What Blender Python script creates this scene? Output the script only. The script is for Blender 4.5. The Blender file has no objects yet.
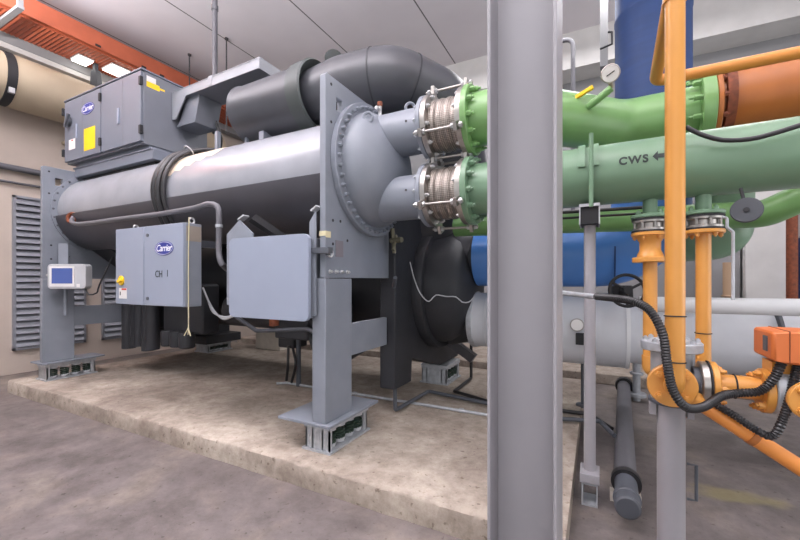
import bpy, math, random
from mathutils import Vector, Matrix
from mathutils.geometry import tessellate_polygon
random.seed(4)
PI = math.pi
SC = bpy.context.scene
COL = SC.collection

# ------------------------------------------------------------------ camera
H = 1.40
FPX = 381.0
RX = Vector((.8893, .4573, 0)); FW = Vector((-.4573, .8893, 0))
cam = bpy.data.cameras.new('camera'); cam.sensor_width = 36; cam.sensor_fit = 'HORIZONTAL'
cam.lens = FPX / 800 * 36; cam.shift_y = 10 / 800; cam.clip_start = .02
co = bpy.data.objects.new('camera', cam); COL.objects.link(co)
co.location = (0, 0, H); co.rotation_euler = (PI / 2, 0, math.atan2(.4573, .8893))
SC.camera = co

def at(u, v, D=None, X=None, Y=None, Z=None):
    """survey bearing -> point in the room, at a distance or on a plane"""
    d = RX * ((u - 400) / FPX) + FW + Vector((0, 0, (280 - v) / FPX))
    if X is not None: D = X / d.x
    if Y is not None: D = Y / d.y
    if Z is not None: D = (Z - H) / d.z
    return d * D + Vector((0, 0, H))

# ------------------------------------------------------------------ materials
def lin(c):
    def f(x):
        x /= 255
        return x / 12.92 if x <= .04045 else ((x + .055) / 1.055) ** 2.4
    return (f(c[0]), f(c[1]), f(c[2]), 1)

def newmat(name):
    m = bpy.data.materials.new(name); m.use_nodes = True
    nt = m.node_tree; b = nt.nodes['Principled BSDF']
    return m, nt, b

def paint(name, c, rough=.45, metal=0.0, var=.06, scale=6, bump=0.0, bscale=60, spec=.5, stretch=None):
    m, nt, b = newmat(name)
    tc = nt.nodes.new('ShaderNodeTexCoord'); n = nt.nodes.new('ShaderNodeTexNoise')
    n.inputs['Scale'].default_value = scale; n.inputs['Detail'].default_value = 5
    src = tc.outputs['Object']
    if stretch:
        mp = nt.nodes.new('ShaderNodeMapping'); mp.inputs['Scale'].default_value = stretch
        nt.links.new(src, mp.inputs['Vector']); src = mp.outputs['Vector']
    nt.links.new(src, n.inputs['Vector'])
    r = nt.nodes.new('ShaderNodeValToRGB'); L = lin(c)
    r.color_ramp.elements[0].position = .3; r.color_ramp.elements[1].position = .7
    r.color_ramp.elements[0].color = tuple(x * (1 - var) for x in L[:3]) + (1,)
    r.color_ramp.elements[1].color = tuple(min(1, x * (1 + var)) for x in L[:3]) + (1,)
    nt.links.new(n.outputs['Fac'], r.inputs['Fac']); nt.links.new(r.outputs['Color'], b.inputs['Base Color'])
    b.inputs['Roughness'].default_value = rough; b.inputs['Metallic'].default_value = metal
    b.inputs['Specular IOR Level'].default_value = spec
    if bump:
        n2 = nt.nodes.new('ShaderNodeTexNoise'); n2.inputs['Scale'].default_value = bscale
        nt.links.new(tc.outputs['Object'], n2.inputs['Vector'])
        bp = nt.nodes.new('ShaderNodeBump'); bp.inputs['Strength'].default_value = bump; bp.inputs['Distance'].default_value = .01
        nt.links.new(n2.outputs['Fac'], bp.inputs['Height']); nt.links.new(bp.outputs['Normal'], b.inputs['Normal'])
    return m

def concrete(name, cols, scale=1.2, rough=.75, fine=9, spec=.4):
    m, nt, b = newmat(name)
    tc = nt.nodes.new('ShaderNodeTexCoord')
    n = nt.nodes.new('ShaderNodeTexNoise'); n.inputs['Scale'].default_value = scale; n.inputs['Detail'].default_value = 8; n.inputs['Roughness'].default_value = .62; n.inputs['Distortion'].default_value = .4
    f = nt.nodes.new('ShaderNodeTexNoise'); f.inputs['Scale'].default_value = fine; f.inputs['Detail'].default_value = 8; f.inputs['Roughness'].default_value = .78
    nt.links.new(tc.outputs['Object'], n.inputs['Vector']); nt.links.new(tc.outputs['Object'], f.inputs['Vector'])
    r = nt.nodes.new('ShaderNodeValToRGB'); e = r.color_ramp.elements
    e[0].position = .33; e[0].color = lin(cols[0]); e[1].position = .68; e[1].color = lin(cols[2])
    k = e.new(.5); k.color = lin(cols[1])
    nt.links.new(n.outputs['Fac'], r.inputs['Fac'])
    r2 = nt.nodes.new('ShaderNodeValToRGB'); e = r2.color_ramp.elements
    e[0].position = .36; e[0].color = (.66, .64, .62, 1); e[1].position = .60; e[1].color = (1.06, 1.06, 1.06, 1)
    nt.links.new(f.outputs['Fac'], r2.inputs['Fac'])
    mx = nt.nodes.new('ShaderNodeMix'); mx.data_type = 'RGBA'; mx.blend_type = 'MULTIPLY'; mx.inputs[0].default_value = .85
    nt.links.new(r.outputs['Color'], mx.inputs[6]); nt.links.new(r2.outputs['Color'], mx.inputs[7])
    sk = nt.nodes.new('ShaderNodeTexNoise'); sk.inputs['Scale'].default_value = 26; sk.inputs['Detail'].default_value = 4; nt.links.new(tc.outputs['Object'], sk.inputs['Vector'])
    r3 = nt.nodes.new('ShaderNodeValToRGB'); r3.color_ramp.elements[0].position = .30; r3.color_ramp.elements[0].color = (.5, .46, .42, 1); r3.color_ramp.elements[1].position = .36; r3.color_ramp.elements[1].color = (1, 1, 1, 1); nt.links.new(sk.outputs['Fac'], r3.inputs['Fac'])
    m3 = nt.nodes.new('ShaderNodeMix'); m3.data_type = 'RGBA'; m3.blend_type = 'MULTIPLY'; m3.inputs[0].default_value = .8; nt.links.new(mx.outputs[2], m3.inputs[6]); nt.links.new(r3.outputs['Color'], m3.inputs[7]); mx = m3
    nt.links.new(mx.outputs[2], b.inputs['Base Color'])
    b.inputs['Roughness'].default_value = rough; b.inputs['Specular IOR Level'].default_value = spec
    bp = nt.nodes.new('ShaderNodeBump'); bp.inputs['Strength'].default_value = .25; bp.inputs['Distance'].default_value = .01
    nt.links.new(f.outputs['Fac'], bp.inputs['Height']); nt.links.new(bp.outputs['Normal'], b.inputs['Normal'])
    return m, nt, b, mx

M = {}
M['grey'] = paint('grey_paint', (126, 131, 140), .42)
M['shell'] = paint('shell_paint', (142, 144, 150), .24, var=.08, scale=3)
M['trough'] = paint('trough_paint', (138, 141, 147), .4, var=.03)
M['cab'] = paint('cabinet_paint', (108, 113, 124), .45, var=.03)
M['panel'] = paint('panel_paint', (140, 148, 164), .4, var=.02)
M['cabdark'] = paint('cabinet_side_paint', (112, 115, 123), .42, var=.04)
M['black'] = paint('black_rubber_foam', (40, 41, 46), .55, var=.2, scale=4, bump=.15, bscale=25)
M['jacket'] = paint('dark_foam_jacket', (62, 61, 67), .42, var=.12, scale=3, bump=.1, bscale=14)
M['bpipe'] = paint('dark_lagging', (64, 65, 70), .36, var=.12, scale=2.5, bump=.08, bscale=10)
M['collar'] = paint('green_black_lagging', (66, 72, 71), .5, var=.1)
M['dgrey'] = paint('dark_grey_steel', (80, 83, 90), .5)
M['slate'] = paint('slate_plastic', (62, 65, 71), .5)
M['tag_tan'] = paint('tan_tag', (142, 132, 122), .6)
M['tag_mauve'] = paint('worn_plate', (122, 116, 122), .6)
M['hose'] = paint('black_hose', (38, 37, 39), .4, var=.15)
M['gpipe'] = paint('grey_hose', (96, 95, 100), .45)
M['steel'] = paint('stainless_steel', (168, 163, 158), .3, metal=.85, var=.12, scale=30)
M['galv'] = paint('galvanised_steel', (178, 181, 186), .42, metal=.25, var=.14, scale=24)
M['zinc'] = paint('zinc_bolt', (190, 190, 190), .35, metal=.6)
M['lgreen'] = paint('bright_green_paint', (118, 160, 98), .32, var=.06)
M['sage'] = paint('sage_green_paint', (110, 140, 113), .34, var=.05, scale=3)
M['green'] = paint('leaf_green_paint', (104, 146, 86), .36, var=.1, scale=4)
M['blue'] = paint('blue_lagging_paint', (76, 128, 198), .34, var=.08, scale=3)
M['navy'] = paint('navy_lagging', (28, 58, 108), .62, var=.12, scale=3, stretch=(1, 1, 6))
M['white'] = paint('white_lagging', (228, 229, 232), .4, var=.03)
M['wlag'] = paint('pale_grey_lagging', (206, 208, 214), .45, var=.04)
M['yellow'] = paint('yellow_orange_paint', (212, 148, 70), .34, var=.05)
M['thin'] = paint('amber_paint', (206, 134, 56), .36, var=.05)
M['drain'] = paint('light_orange_paint', (226, 142, 66), .4, var=.05)
M['orange'] = paint('orange_paint', (172, 102, 46), .38, var=.08)
M['tray'] = paint('orange_red_paint', (172, 88, 60), .45, var=.08)
M['rust'] = paint('rusty_brown', (120, 62, 36), .7, var=.35, scale=30)
M['act'] = paint('actuator_orange', (208, 112, 56), .42, var=.04)
M['column'] = paint('column_grey_paint', (150, 147, 151), .42, var=.04, scale=3)
M['wallwhite'] = paint('white_plaster', (205, 203, 200), .85, var=.05, scale=5)
M['beige'] = paint('beige_plaster', (194, 180, 168), .85, var=.06, scale=2.5)
M['wallgrey'] = paint('grey_plaster', (142, 142, 143), .85, var=.06, scale=2)
M['duct'] = paint('beige_duct', (176, 160, 136), .6, var=.05, scale=3)
M['louvre'] = paint('louvre_aluminium', (150, 152, 160), .4, metal=.3, var=.05)
M['dark'] = paint('dark_void', (34, 34, 37), .7)
M['rod'] = paint('dark_rod', (72, 70, 72), .5, metal=.3)
M['brass'] = paint('brass_grey', (132, 126, 106), .4, metal=.5)
M['sticker_y'] = paint('yellow_sticker', (248, 200, 30), .5, var=.02)
M['sticker_w'] = paint('white_sticker', (225, 222, 220), .5, var=.02)
M['red'] = paint('red_print', (206, 60, 40), .5, var=.02)
M['logo'] = paint('navy_logo', (42, 52, 140), .4, var=.02)
M['ink'] = paint('black_ink', (40, 48, 46), .6, var=.05)
M['wprint'] = paint('white_print', (235, 235, 240), .5, var=.01)
M['cord'] = paint('cream_cord', (206, 196, 160), .7)
M['ivory'] = paint('ivory_plastic', (180, 181, 184), .4, var=.02)
M['patch'] = paint('bare_primer', (206, 188, 168), .6, var=.06)
M['tan'] = paint('tan_pipe', (168, 140, 112), .5)
M['conc_block'] = paint('pale_concrete', (212, 204, 192), .85, var=.08, scale=12, bump=.2)
M['pad'] = paint('green_black_spring', (40, 58, 48), .5, var=.2, scale=30)

M['floor'], nt, b, mx = concrete('floor_concrete', ((94, 87, 85), (116, 108, 106), (140, 130, 121)), 1.5, .5, 4.5, spec=.45)
# yellow paint smear on the floor by the post
tc = nt.nodes.new('ShaderNodeTexCoord'); mp = nt.nodes.new('ShaderNodeMapping'); mp.vector_type = 'POINT'
mp.inputs['Location'].default_value = (-.80, -3.18, 0); nt.links.new(tc.outputs['Object'], mp.inputs['Vector'])
mp2 = nt.nodes.new('ShaderNodeMapping'); mp2.inputs['Rotation'].default_value = (0, 0, 1.2); mp2.inputs['Scale'].default_value = (1.5, 4.4, 1)
nt.links.new(mp.outputs['Vector'], mp2.inputs['Vector'])
ln = nt.nodes.new('ShaderNodeVectorMath'); ln.operation = 'LENGTH'; nt.links.new(mp2.outputs['Vector'], ln.inputs[0])
nz = nt.nodes.new('ShaderNodeTexNoise'); nz.inputs['Scale'].default_value = 6; nz.inputs['Detail'].default_value = 6; nt.links.new(tc.outputs['Object'], nz.inputs['Vector'])
ad = nt.nodes.new('ShaderNodeMath'); ad.operation = 'ADD'; nt.links.new(ln.outputs['Value'], ad.inputs[0]); nt.links.new(nz.outputs['Fac'], ad.inputs[1])
rp = nt.nodes.new('ShaderNodeValToRGB'); rp.color_ramp.elements[0].position = .7; rp.color_ramp.elements[0].color = (.32, .32, .32, 1); rp.color_ramp.elements[1].position = 1.0; rp.color_ramp.elements[1].color = (0, 0, 0, 1)
nt.links.new(ad.outputs[0], rp.inputs['Fac'])
m2 = nt.nodes.new('ShaderNodeMix'); m2.data_type = 'RGBA'; nt.links.new(rp.outputs['Color'], m2.inputs[0]); nt.links.new(mx.outputs[2], m2.inputs[6]); m2.inputs[7].default_value = lin((172, 160, 96))
nt.links.new(m2.outputs[2], b.inputs['Base Color'])
M['plinth'] = concrete('plinth_concrete', ((138, 126, 116), (164, 152, 140), (186, 175, 162)), 1.7, .85, 9)[0]

# ceiling: plastered slab with straight joints every 1.62 m
m, nt, b = newmat('ceiling_slab'); M['ceiling'] = m
tc = nt.nodes.new('ShaderNodeTexCoord'); sp = nt.nodes.new('ShaderNodeSeparateXYZ'); nt.links.new(tc.outputs['Object'], sp.inputs[0])
def mth(op, a, bb=None):
    n = nt.nodes.new('ShaderNodeMath'); n.operation = op
    if isinstance(a, (int, float)): n.inputs[0].default_value = a
    else: nt.links.new(a, n.inputs[0])
    if bb is not None:
        if isinstance(bb, (int, float)): n.inputs[1].default_value = bb
        else: nt.links.new(bb, n.inputs[1])
    return n.outputs[0]
w = mth('WRAP', mth('ADD', sp.outputs['X'], 5.61 + 16.2 + .81), 0); w.node.inputs[1].default_value = 1.62; w.node.inputs[2].default_value = 0
line = mth('LESS_THAN', mth('ABSOLUTE', mth('SUBTRACT', w, .81)), .011)
n = nt.nodes.new('ShaderNodeTexNoise'); n.inputs['Scale'].default_value = .7; n.inputs['Detail'].default_value = 6; nt.links.new(tc.outputs['Object'], n.inputs['Vector'])
r = nt.nodes.new('ShaderNodeValToRGB'); r.color_ramp.elements[0].position = .3; r.color_ramp.elements[0].color = lin((214, 208, 212)); r.color_ramp.elements[1].position = .7; r.color_ramp.elements[1].color = lin((228, 222, 226)); nt.links.new(n.outputs['Fac'], r.inputs['Fac'])
mx = nt.nodes.new('ShaderNodeMix'); mx.data_type = 'RGBA'; nt.links.new(line, mx.inputs[0]); nt.links.new(r.outputs['Color'], mx.inputs[6]); mx.inputs[7].default_value = lin((104, 100, 102))
nt.links.new(mx.outputs[2], b.inputs['Base Color']); b.inputs['Roughness'].default_value = .85

# woven stainless braid
m, nt, b = newmat('braided_steel'); M['braid'] = m
tc = nt.nodes.new('ShaderNodeTexCoord'); mp = nt.nodes.new('ShaderNodeMapping'); mp.inputs['Scale'].default_value = (1, 1, 1); nt.links.new(tc.outputs['Object'], mp.inputs['Vector'])
sp = nt.nodes.new('ShaderNodeSeparateXYZ'); nt.links.new(mp.outputs['Vector'], sp.inputs[0])
th = mth('MULTIPLY', mth('ARCTAN2', sp.outputs['Z'], sp.outputs['Y']), 46)
xx = mth('MULTIPLY', sp.outputs['X'], 230)
wv = mth('ADD', mth('MULTIPLY', mth('SINE', mth('ADD', th, xx)), mth('SINE', mth('SUBTRACT', th, xx))), 0)
hh = mth('ADD', mth('MULTIPLY', wv, .5), .5)
r = nt.nodes.new('ShaderNodeValToRGB'); r.color_ramp.elements[0].color = lin((112, 103, 97)); r.color_ramp.elements[0].position = .15; r.color_ramp.elements[1].color = lin((172, 163, 154)); r.color_ramp.elements[1].position = .85
nt.links.new(hh, r.inputs['Fac']); nt.links.new(r.outputs['Color'], b.inputs['Base Color'])
b.inputs['Metallic'].default_value = .7; b.inputs['Roughness'].default_value = .38
bp = nt.nodes.new('ShaderNodeBump'); bp.inputs['Strength'].default_value = .5; bp.inputs['Distance'].default_value = .004
nt.links.new(hh, bp.inputs['Height']); nt.links.new(bp.outputs['Normal'], b.inputs['Normal'])

def emis(name, c, s):
    m, nt, b = newmat(name); b.inputs['Emission Color'].default_value = lin(c); b.inputs['Emission Strength'].default_value = s; b.inputs['Base Color'].default_value = lin(c)
    return m
M['lamp'] = emis('fluorescent_tube', (255, 252, 245), 6)
M['screen'] = emis('blue_lcd', (62, 80, 136), .35)

# ------------------------------------------------------------------ mesh builder
def frame(d):
    d = Vector(d).normalized()
    a = Vector((0, 0, 1)) if abs(d.z) < .9 else Vector((0, 1, 0))
    x = a.cross(d).normalized(); y = d.cross(x)
    return x, y, d

class MB:
    def __init__(s): s.v = []; s.f = []
    def add(s, vs, fs):
        k = len(s.v); s.v += [Vector(p) for p in vs]; s.f += [tuple(i + k for i in q) for q in fs]; return s
    def box(s, x0, x1, y0, y1, z0, z1):
        v = [(x, y, z) for x in (x0, x1) for y in (y0, y1) for z in (z0, z1)]
        return s.add(v, [(0, 1, 3, 2), (4, 6, 7, 5), (0, 4, 5, 1), (2, 3, 7, 6), (0, 2, 6, 4), (1, 5, 7, 3)])
    def obox(s, c, ax, ay, hx, hy, hz):
        ax = Vector(ax).normalized(); ay = Vector(ay).normalized(); az = ax.cross(ay); c = Vector(c)
        v = [c + ax * (i * hx) + ay * (j * hy) + az * (k * hz) for i in (-1, 1) for j in (-1, 1) for k in (-1, 1)]
        return s.add(v, [(0, 1, 3, 2), (4, 6, 7, 5), (0, 4, 5, 1), (2, 3, 7, 6), (0, 2, 6, 4), (1, 5, 7, 3)])
    def lathe(s, o, d, prof, n=40, caps=True):
        x, y, d = frame(d); o = Vector(o); vs = []; fs = []
        for h, r in prof:
            r = max(r, 1e-4)
            for i in range(n):
                a = 2 * PI * i / n; vs.append(o + d * h + x * (r * math.cos(a)) + y * (r * math.sin(a)))
        m = len(prof)
        for j in range(m - 1):
            for i in range(n):
                k = (i + 1) % n; fs.append((j * n + i, j * n + k, (j + 1) * n + k, (j + 1) * n + i))
        if caps: fs.append(tuple(range(n - 1, -1, -1))); fs.append(tuple((m - 1) * n + i for i in range(n)))
        return s.add(vs, fs)
    def cyl(s, p0, p1, r0, r1=None, n=32):
        p0 = Vector(p0); p1 = Vector(p1); L = (p1 - p0).length
        return s.lathe(p0, p1 - p0, [(0, r0), (L, r0 if r1 is None else r1)], n)
    def disc(s, c, d, r, h, n=40, b=.004):
        return s.lathe(c, d, [(0, r - b), (b, r), (h - b, r), (h, r - b)], n)
    def ring(s, c, d, ro, ri, h, n=48):
        return s.lathe(c, d, [(0, ri), (0, ro), (h, ro), (h, ri), (0, ri)], n, False)
    def tube(s, pts, r, n=12, closed=False, rad=None):
        pts = [Vector(p) for p in pts]; m = len(pts); vs = []; fs = []
        up = None
        for i, p in enumerate(pts):
            if closed: t = pts[(i + 1) % m] - pts[i - 1]
            else: t = pts[min(i + 1, m - 1)] - pts[max(i - 1, 0)]
            t.normalize()
            if up is None: up, _, _ = frame(t)
            x = (up - t * up.dot(t)).normalized(); up = x; y = t.cross(x)
            rr = rad[i] if rad else r
            for k in range(n):
                a = 2 * PI * k / n; vs.append(p + x * (rr * math.cos(a)) + y * (rr * math.sin(a)))
        for j in range(m if closed else m - 1):
            for k in range(n):
                q = (k + 1) % n; j2 = (j + 1) % m; fs.append((j * n + k, j * n + q, j2 * n + q, j2 * n + k))
        if not closed: fs.append(tuple(range(n - 1, -1, -1))); fs.append(tuple((m - 1) * n + k for k in range(n)))
        return s.add(vs, fs)
    def torus(s, c, d, R, r, n=32, k=10):
        x, y, d = frame(d); c = Vector(c)
        return s.tube([c + x * (R * math.cos(2 * PI * i / n)) + y * (R * math.sin(2 * PI * i / n)) for i in range(n)], r, k, True)
    def prism(s, poly, ax, a0, a1, holes=()):
        """polygon in the plane across an axis, pushed from a0 to a1 (X: poly is y,z; Y: x,z; Z: x,y)"""
        def P(p, a): return {'X': (a, p[0], p[1]), 'Y': (p[0], a, p[1]), 'Z': (p[0], p[1], a)}[ax]
        loops = [list(poly)] + [list(h) for h in holes]
        flat = [p for l in loops for p in l]
        tris = tessellate_polygon([[Vector((p[0], p[1], 0)) for p in l] for l in loops])
        n = len(flat); vs = [P(p, a0) for p in flat] + [P(p, a1) for p in flat]; fs = []
        for t in tris: fs.append(tuple(t)); fs.append(tuple(i + n for i in reversed(t)))
        k = 0
        for l in loops:
            for i in range(len(l)): fs.append((k + i, k + (i + 1) % len(l), n + k + (i + 1) % len(l), n + k + i))
            k += len(l)
        return s.add(vs, fs)
    def arc_sheet(s, x0, x1, cy, cz, r0, r1, a0, a1, n=40):
        vs = []; fs = []
        for i in range(n + 1):
            a = a0 + (a1 - a0) * i / n
            for x in (x0, x1):
                for r in (r0, r1): vs.append((x, cy + r * math.cos(a), cz + r * math.sin(a)))
        for i in range(n):
            k = 4 * i; j = k + 4
            fs += [(k + 1, j + 1, j + 3, k + 3), (k, k + 2, j + 2, j), (k, j, j + 1, k + 1), (k + 2, k + 3, j + 3, j + 2)]
        fs += [(0, 1, 3, 2), (4 * n, 4 * n + 2, 4 * n + 3, 4 * n + 1)]
        return s.add(vs, fs)

def spline(pts, step=.03):
    pts = [Vector(p) for p in pts]; out = []
    q = [pts[0] * 2 - pts[1]] + pts + [pts[-1] * 2 - pts[-2]]
    for i in range(1, len(q) - 2):
        a, b, c, d = q[i - 1:i + 3]; n = max(2, int((c - b).length / step))
        for k in range(n):
            t = k / n
            out.append(.5 * ((2 * b) + (c - a) * t + (2 * a - 5 * b + 4 * c - d) * t * t + (3 * b - a - 3 * c + d) * t ** 3))
    out.append(pts[-1]); return out

def bend(pts, R, n=10):
    """polyline with rounded corners"""
    pts = [Vector(p) for p in pts]; out = [pts[0]]
    for i in range(1, len(pts) - 1):
        a = (pts[i - 1] - pts[i]); b = (pts[i + 1] - pts[i]); k = a.angle(b)
        L = min(R / math.tan(k / 2), a.length * .49, b.length * .49)
        p0 = pts[i] + a.normalized() * L; p1 = pts[i] + b.normalized() * L
        for j in range(n + 1):
            t = j / n; out.append(p0 * (1 - t) ** 2 + pts[i] * 2 * t * (1 - t) + p1 * t * t)
    out.append(pts[-1]); return out

def corrug(mb, pts, r, step=.0052, n=12):
    p = spline(pts, step); return mb.tube(p, r, n, rad=[r * (1.0 if i % 2 else .8) for i in range(len(p))])

BASE = {}
def pieces(mb):
    """far-apart islands of a builder, each as a builder of its own"""
    p = list(range(len(mb.v)))
    def root(i):
        while p[i] != i: p[i] = p[p[i]]; i = p[i]
        return i
    for f in mb.f:
        r = root(f[0])
        for k in f[1:]: p[root(k)] = r
    isl = {}
    for i in range(len(mb.v)): isl.setdefault(root(i), []).append(i)
    ids = list(isl)
    if len(ids) == 1 or len(ids) > 60: return [mb]
    bb = [([min(mb.v[i][a] for i in isl[k]) for a in range(3)], [max(mb.v[i][a] for i in isl[k]) for a in range(3)]) for k in ids]
    sz = [max(h[a] - l[a] for a in range(3)) for l, h in bb]
    q = list(range(len(ids)))
    def rt(i):
        while q[i] != i: i = q[i]
        return i
    for i in range(len(ids)):
        for j in range(i):
            g = math.sqrt(sum(max(0, bb[i][0][a] - bb[j][1][a], bb[j][0][a] - bb[i][1][a]) ** 2 for a in range(3)))
            if g <= max(.02, .5 * max(sz[i], sz[j])): q[rt(i)] = rt(j)
    gs = {}
    for i, k in enumerate(ids): gs.setdefault(rt(i), set()).add(k)
    if len(gs) == 1: return [mb]
    out = []
    for ks in gs.values():
        m = MB(); idx = {}
        for k in ks:
            for i in isl[k]: idx[i] = len(m.v); m.v.append(mb.v[i])
        m.f = [tuple(idx[i] for i in f) for f in mb.f if f[0] in idx]; out.append(m)
    return out
def link(name, mesh, parent=None, label=None):
    o = bpy.data.objects.new(name, mesh); COL.objects.link(o)
    if parent is not None: o.parent = parent; BASE[o] = BASE[parent]
    if label: o['label'] = label
    return o
def obj(name, mb, mat, parent=None, label=None, bevel=0, origin=None, smooth=True):
    if parent is not None:
        ps = pieces(mb)
        if len(ps) > 1: return [obj1(name, q, mat, parent, label, bevel, origin, smooth) for q in ps][0]
    return obj1(name, mb, mat, parent, label, bevel, origin, smooth)
def obj1(name, mb, mat, parent, label, bevel, origin, smooth):
    if parent is not None: off = BASE[parent]
    else:
        if origin is None:
            zs = min(p.z for p in mb.v); n = len(mb.v)
            origin = (sum(p.x for p in mb.v) / n, sum(p.y for p in mb.v) / n, zs)
        off = Vector(origin)
    me = bpy.data.meshes.new(name)
    me.from_pydata([p - off for p in mb.v], [], mb.f)
    me.materials.append(M[mat] if isinstance(mat, str) else mat)
    import bmesh
    bm = bmesh.new(); bm.from_mesh(me); bmesh.ops.recalc_face_normals(bm, faces=bm.faces); bm.to_mesh(me); bm.free()
    if smooth:
        me.shade_smooth(); me.set_sharp_from_angle(angle=math.radians(36))
    o = link(name, me, parent, label)
    if parent is None: o.location = off; BASE[o] = off
    if bevel:
        bv = o.modifiers.new('bevel', 'BEVEL'); bv.width = bevel; bv.segments = 2; bv.limit_method = 'ANGLE'; bv.angle_limit = math.radians(40)
    return o
def thing(name, label, cat, loc, group=None):
    o = bpy.data.objects.new(name, None); COL.objects.link(o); o.empty_display_size = .1
    o.location = loc; BASE[o] = Vector(loc); return tag(o, label, cat, group)
def tag(o, label, cat, group=None, kind=None):
    o['label'] = label; o['category'] = cat
    if group: o['group'] = group
    if kind: o['kind'] = kind
    return o
def struct(name, mb, mat, bevel=0, label=None):
    o = obj(name, mb, mat, origin=(0, 0, 0), bevel=bevel); o['kind'] = 'structure'
    if label: o['label'] = label
    return o
def copy_tree(o, delta, parent=None):
    c = o.copy(); COL.objects.link(c)
    if parent is None: c.location = o.location + Vector(delta); BASE[c] = BASE[o] + Vector(delta)
    else: c.parent = parent; BASE[c] = BASE[parent]
    for ch in list(o.children): copy_tree(ch, delta, c)
    return c

# bolts: one mesh, copied
_b = {}
def bolt(parent, pos, d, size=.016, mat='zinc', name='bolt', long=.022):
    key = (round(size, 4), mat, round(long, 4))
    if key not in _b:
        mb = MB(); mb.lathe((0, 0, 0), (0, 0, 1), [(0, size * 1.25), (.003, size * 1.25)], 14); mb.lathe((0, 0, .003), (0, 0, 1), [(0, size), (long * .7, size), (long * .75, size * .8)], 6)
        mb.cyl((0, 0, long * .7), (0, 0, long * 1.25), size * .5, n=8)
        me = bpy.data.meshes.new(name); me.from_pydata(mb.v, [], mb.f); me.materials.append(M[mat]); _b[key] = me
    o = link(name, _b[key], parent); o.location = Vector(pos) - BASE[parent]
    x, y, d = frame(d); o.rotation_euler = Matrix((x, y, d)).transposed().to_euler()
    return o
def bolts(parent, c, d, R, n, **k):
    x, y, dd = frame(d); c = Vector(c); a0 = k.pop('a0', 0)
    for i in range(n):
        a = a0 + 2 * PI * i / n; bolt(parent, c + x * (R * math.cos(a)) + y * (R * math.sin(a)), d, **k)

def text(name, body, size, mat, parent, loc, rot, shear=0, label=None, sx=1, wrap=None, space=1, extr=.001, bold=0):
    cu = bpy.data.curves.new(name, 'FONT'); cu.body = body; cu.size = size; cu.align_x = 'CENTER'; cu.align_y = 'CENTER'; cu.shear = shear; cu.extrude = extr; cu.space_character = space; cu.offset = bold
    tmp = bpy.data.objects.new('tmp', cu); COL.objects.link(tmp)
    dg = bpy.context.evaluated_depsgraph_get(); dg.update()
    me = bpy.data.meshes.new_from_object(tmp.evaluated_get(dg)); bpy.data.objects.remove(tmp); bpy.data.curves.remove(cu)
    me.name = name; me.materials.clear(); me.materials.append(M[mat])
    for v in me.vertices: v.co.x *= sx
    if wrap:                       # lay it round a pipe: local y becomes the angle
        for v in me.vertices:
            a = v.co.y / wrap; r = wrap + v.co.z; v.co.y = r * math.sin(a); v.co.z = r * math.cos(a) - wrap
    o = link(name, me, parent, label); o.location = Vector(loc) - BASE[parent]; o.rotation_euler = rot
    return o
FRONT = (PI / 2, 0, 0)

def oval(mb, c, hx, hz, th, n=40, y=None):
    return mb.prism([(c[0] + hx * math.cos(2 * PI * i / n), c[2] + hz * math.sin(2 * PI * i / n)) for i in range(n)], 'Y', c[1] - th, c[1])
def rrect(x0, x1, z0, z1, r, n=6):
    out = []
    for cx, cz, a in ((x1 - r, z1 - r, 0), (x0 + r, z1 - r, PI / 2), (x0 + r, z0 + r, PI), (x1 - r, z0 + r, 1.5 * PI)):
        for i in range(n + 1): t = a + PI / 2 * i / n; out.append((cx + r * math.cos(t), cz + r * math.sin(t)))
    return out

# ================================================================== SETTING
HC = 5.5
struct('floor', MB().box(-8, 5, -1.5, 8, -.15, 0), 'floor')
struct('ceiling', MB().box(-8, 5, -1.5, 8, HC, HC + .15), 'ceiling')
struct('wall_left', MB().box(-7.95, -7.7, -1.5, 8, 0, HC), 'beige')
struct('wall_back', MB().box(-7.7, 5, 7.4, 7.6, 0, HC), 'wallgrey')
struct('trim_1', MB().box(-7.7, 5, 6.9, 7.4, 4.9, HC), 'wallwhite', label='pale beam along the top of the back wall')
pl = MB(); N = 260; vs = []; fs = []; rn = random.Random(9)
def wob(k, f, ph): return math.sin(k * f + ph) * .5 + math.sin(k * f * 2.3 + ph * 2) * .3 + math.sin(k * f * 5.1 + ph) * .2
for i in range(N + 1):
    x = -6.52 + 6.39 * i / N
    c = .010 + .012 * max(0, wob(i, .21, 1.3)) + (.03 * rn.random() if rn.random() < .10 else .004 * rn.random())
    d = .010 + .010 * max(0, wob(i, .17, .4)) + (.018 * rn.random() if rn.random() < .10 else .003 * rn.random())
    f = .004 * wob(i, .3, 2)
    for y, z in ((1.985 + f, 0), (1.985 + f * .6, .05), (1.99 + f * .5, .15 - d), (1.99 + c * .45, .15 - d * .3), (1.99 + c, .15), (2.25, .15), (5.3, .15), (5.3, 0)): vs.append((x, y, z))
for i in range(N):
    for j in range(7): k = 8 * i + j; fs.append((k, k + 1, k + 9, k + 8))
fs += [tuple(range(8)), tuple(8 * N + j for j in range(7, -1, -1))]
pl.add(vs, fs)
struct('concrete_plinth', pl, 'plinth', 0, 'long pale concrete plinth the chiller stands on')
struct('equipment_kerb', MB().box(-7.0, 4.6, 5.8, 7.4, 0, .14), 'plinth', .012, 'low concrete kerb along the foot of the back wall')
struct('wall_pillar', MB().box(1.66, 2.12, 6.2, 6.6, 0, 2.9), 'wallwhite', .01, 'white pillar by the back wall')
struct('service_column', MB().box(1.3, 1.64, 6.3, 6.6, 0, 2.9), 'wallgrey', .01, 'grey column beside the white pillar')

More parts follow.
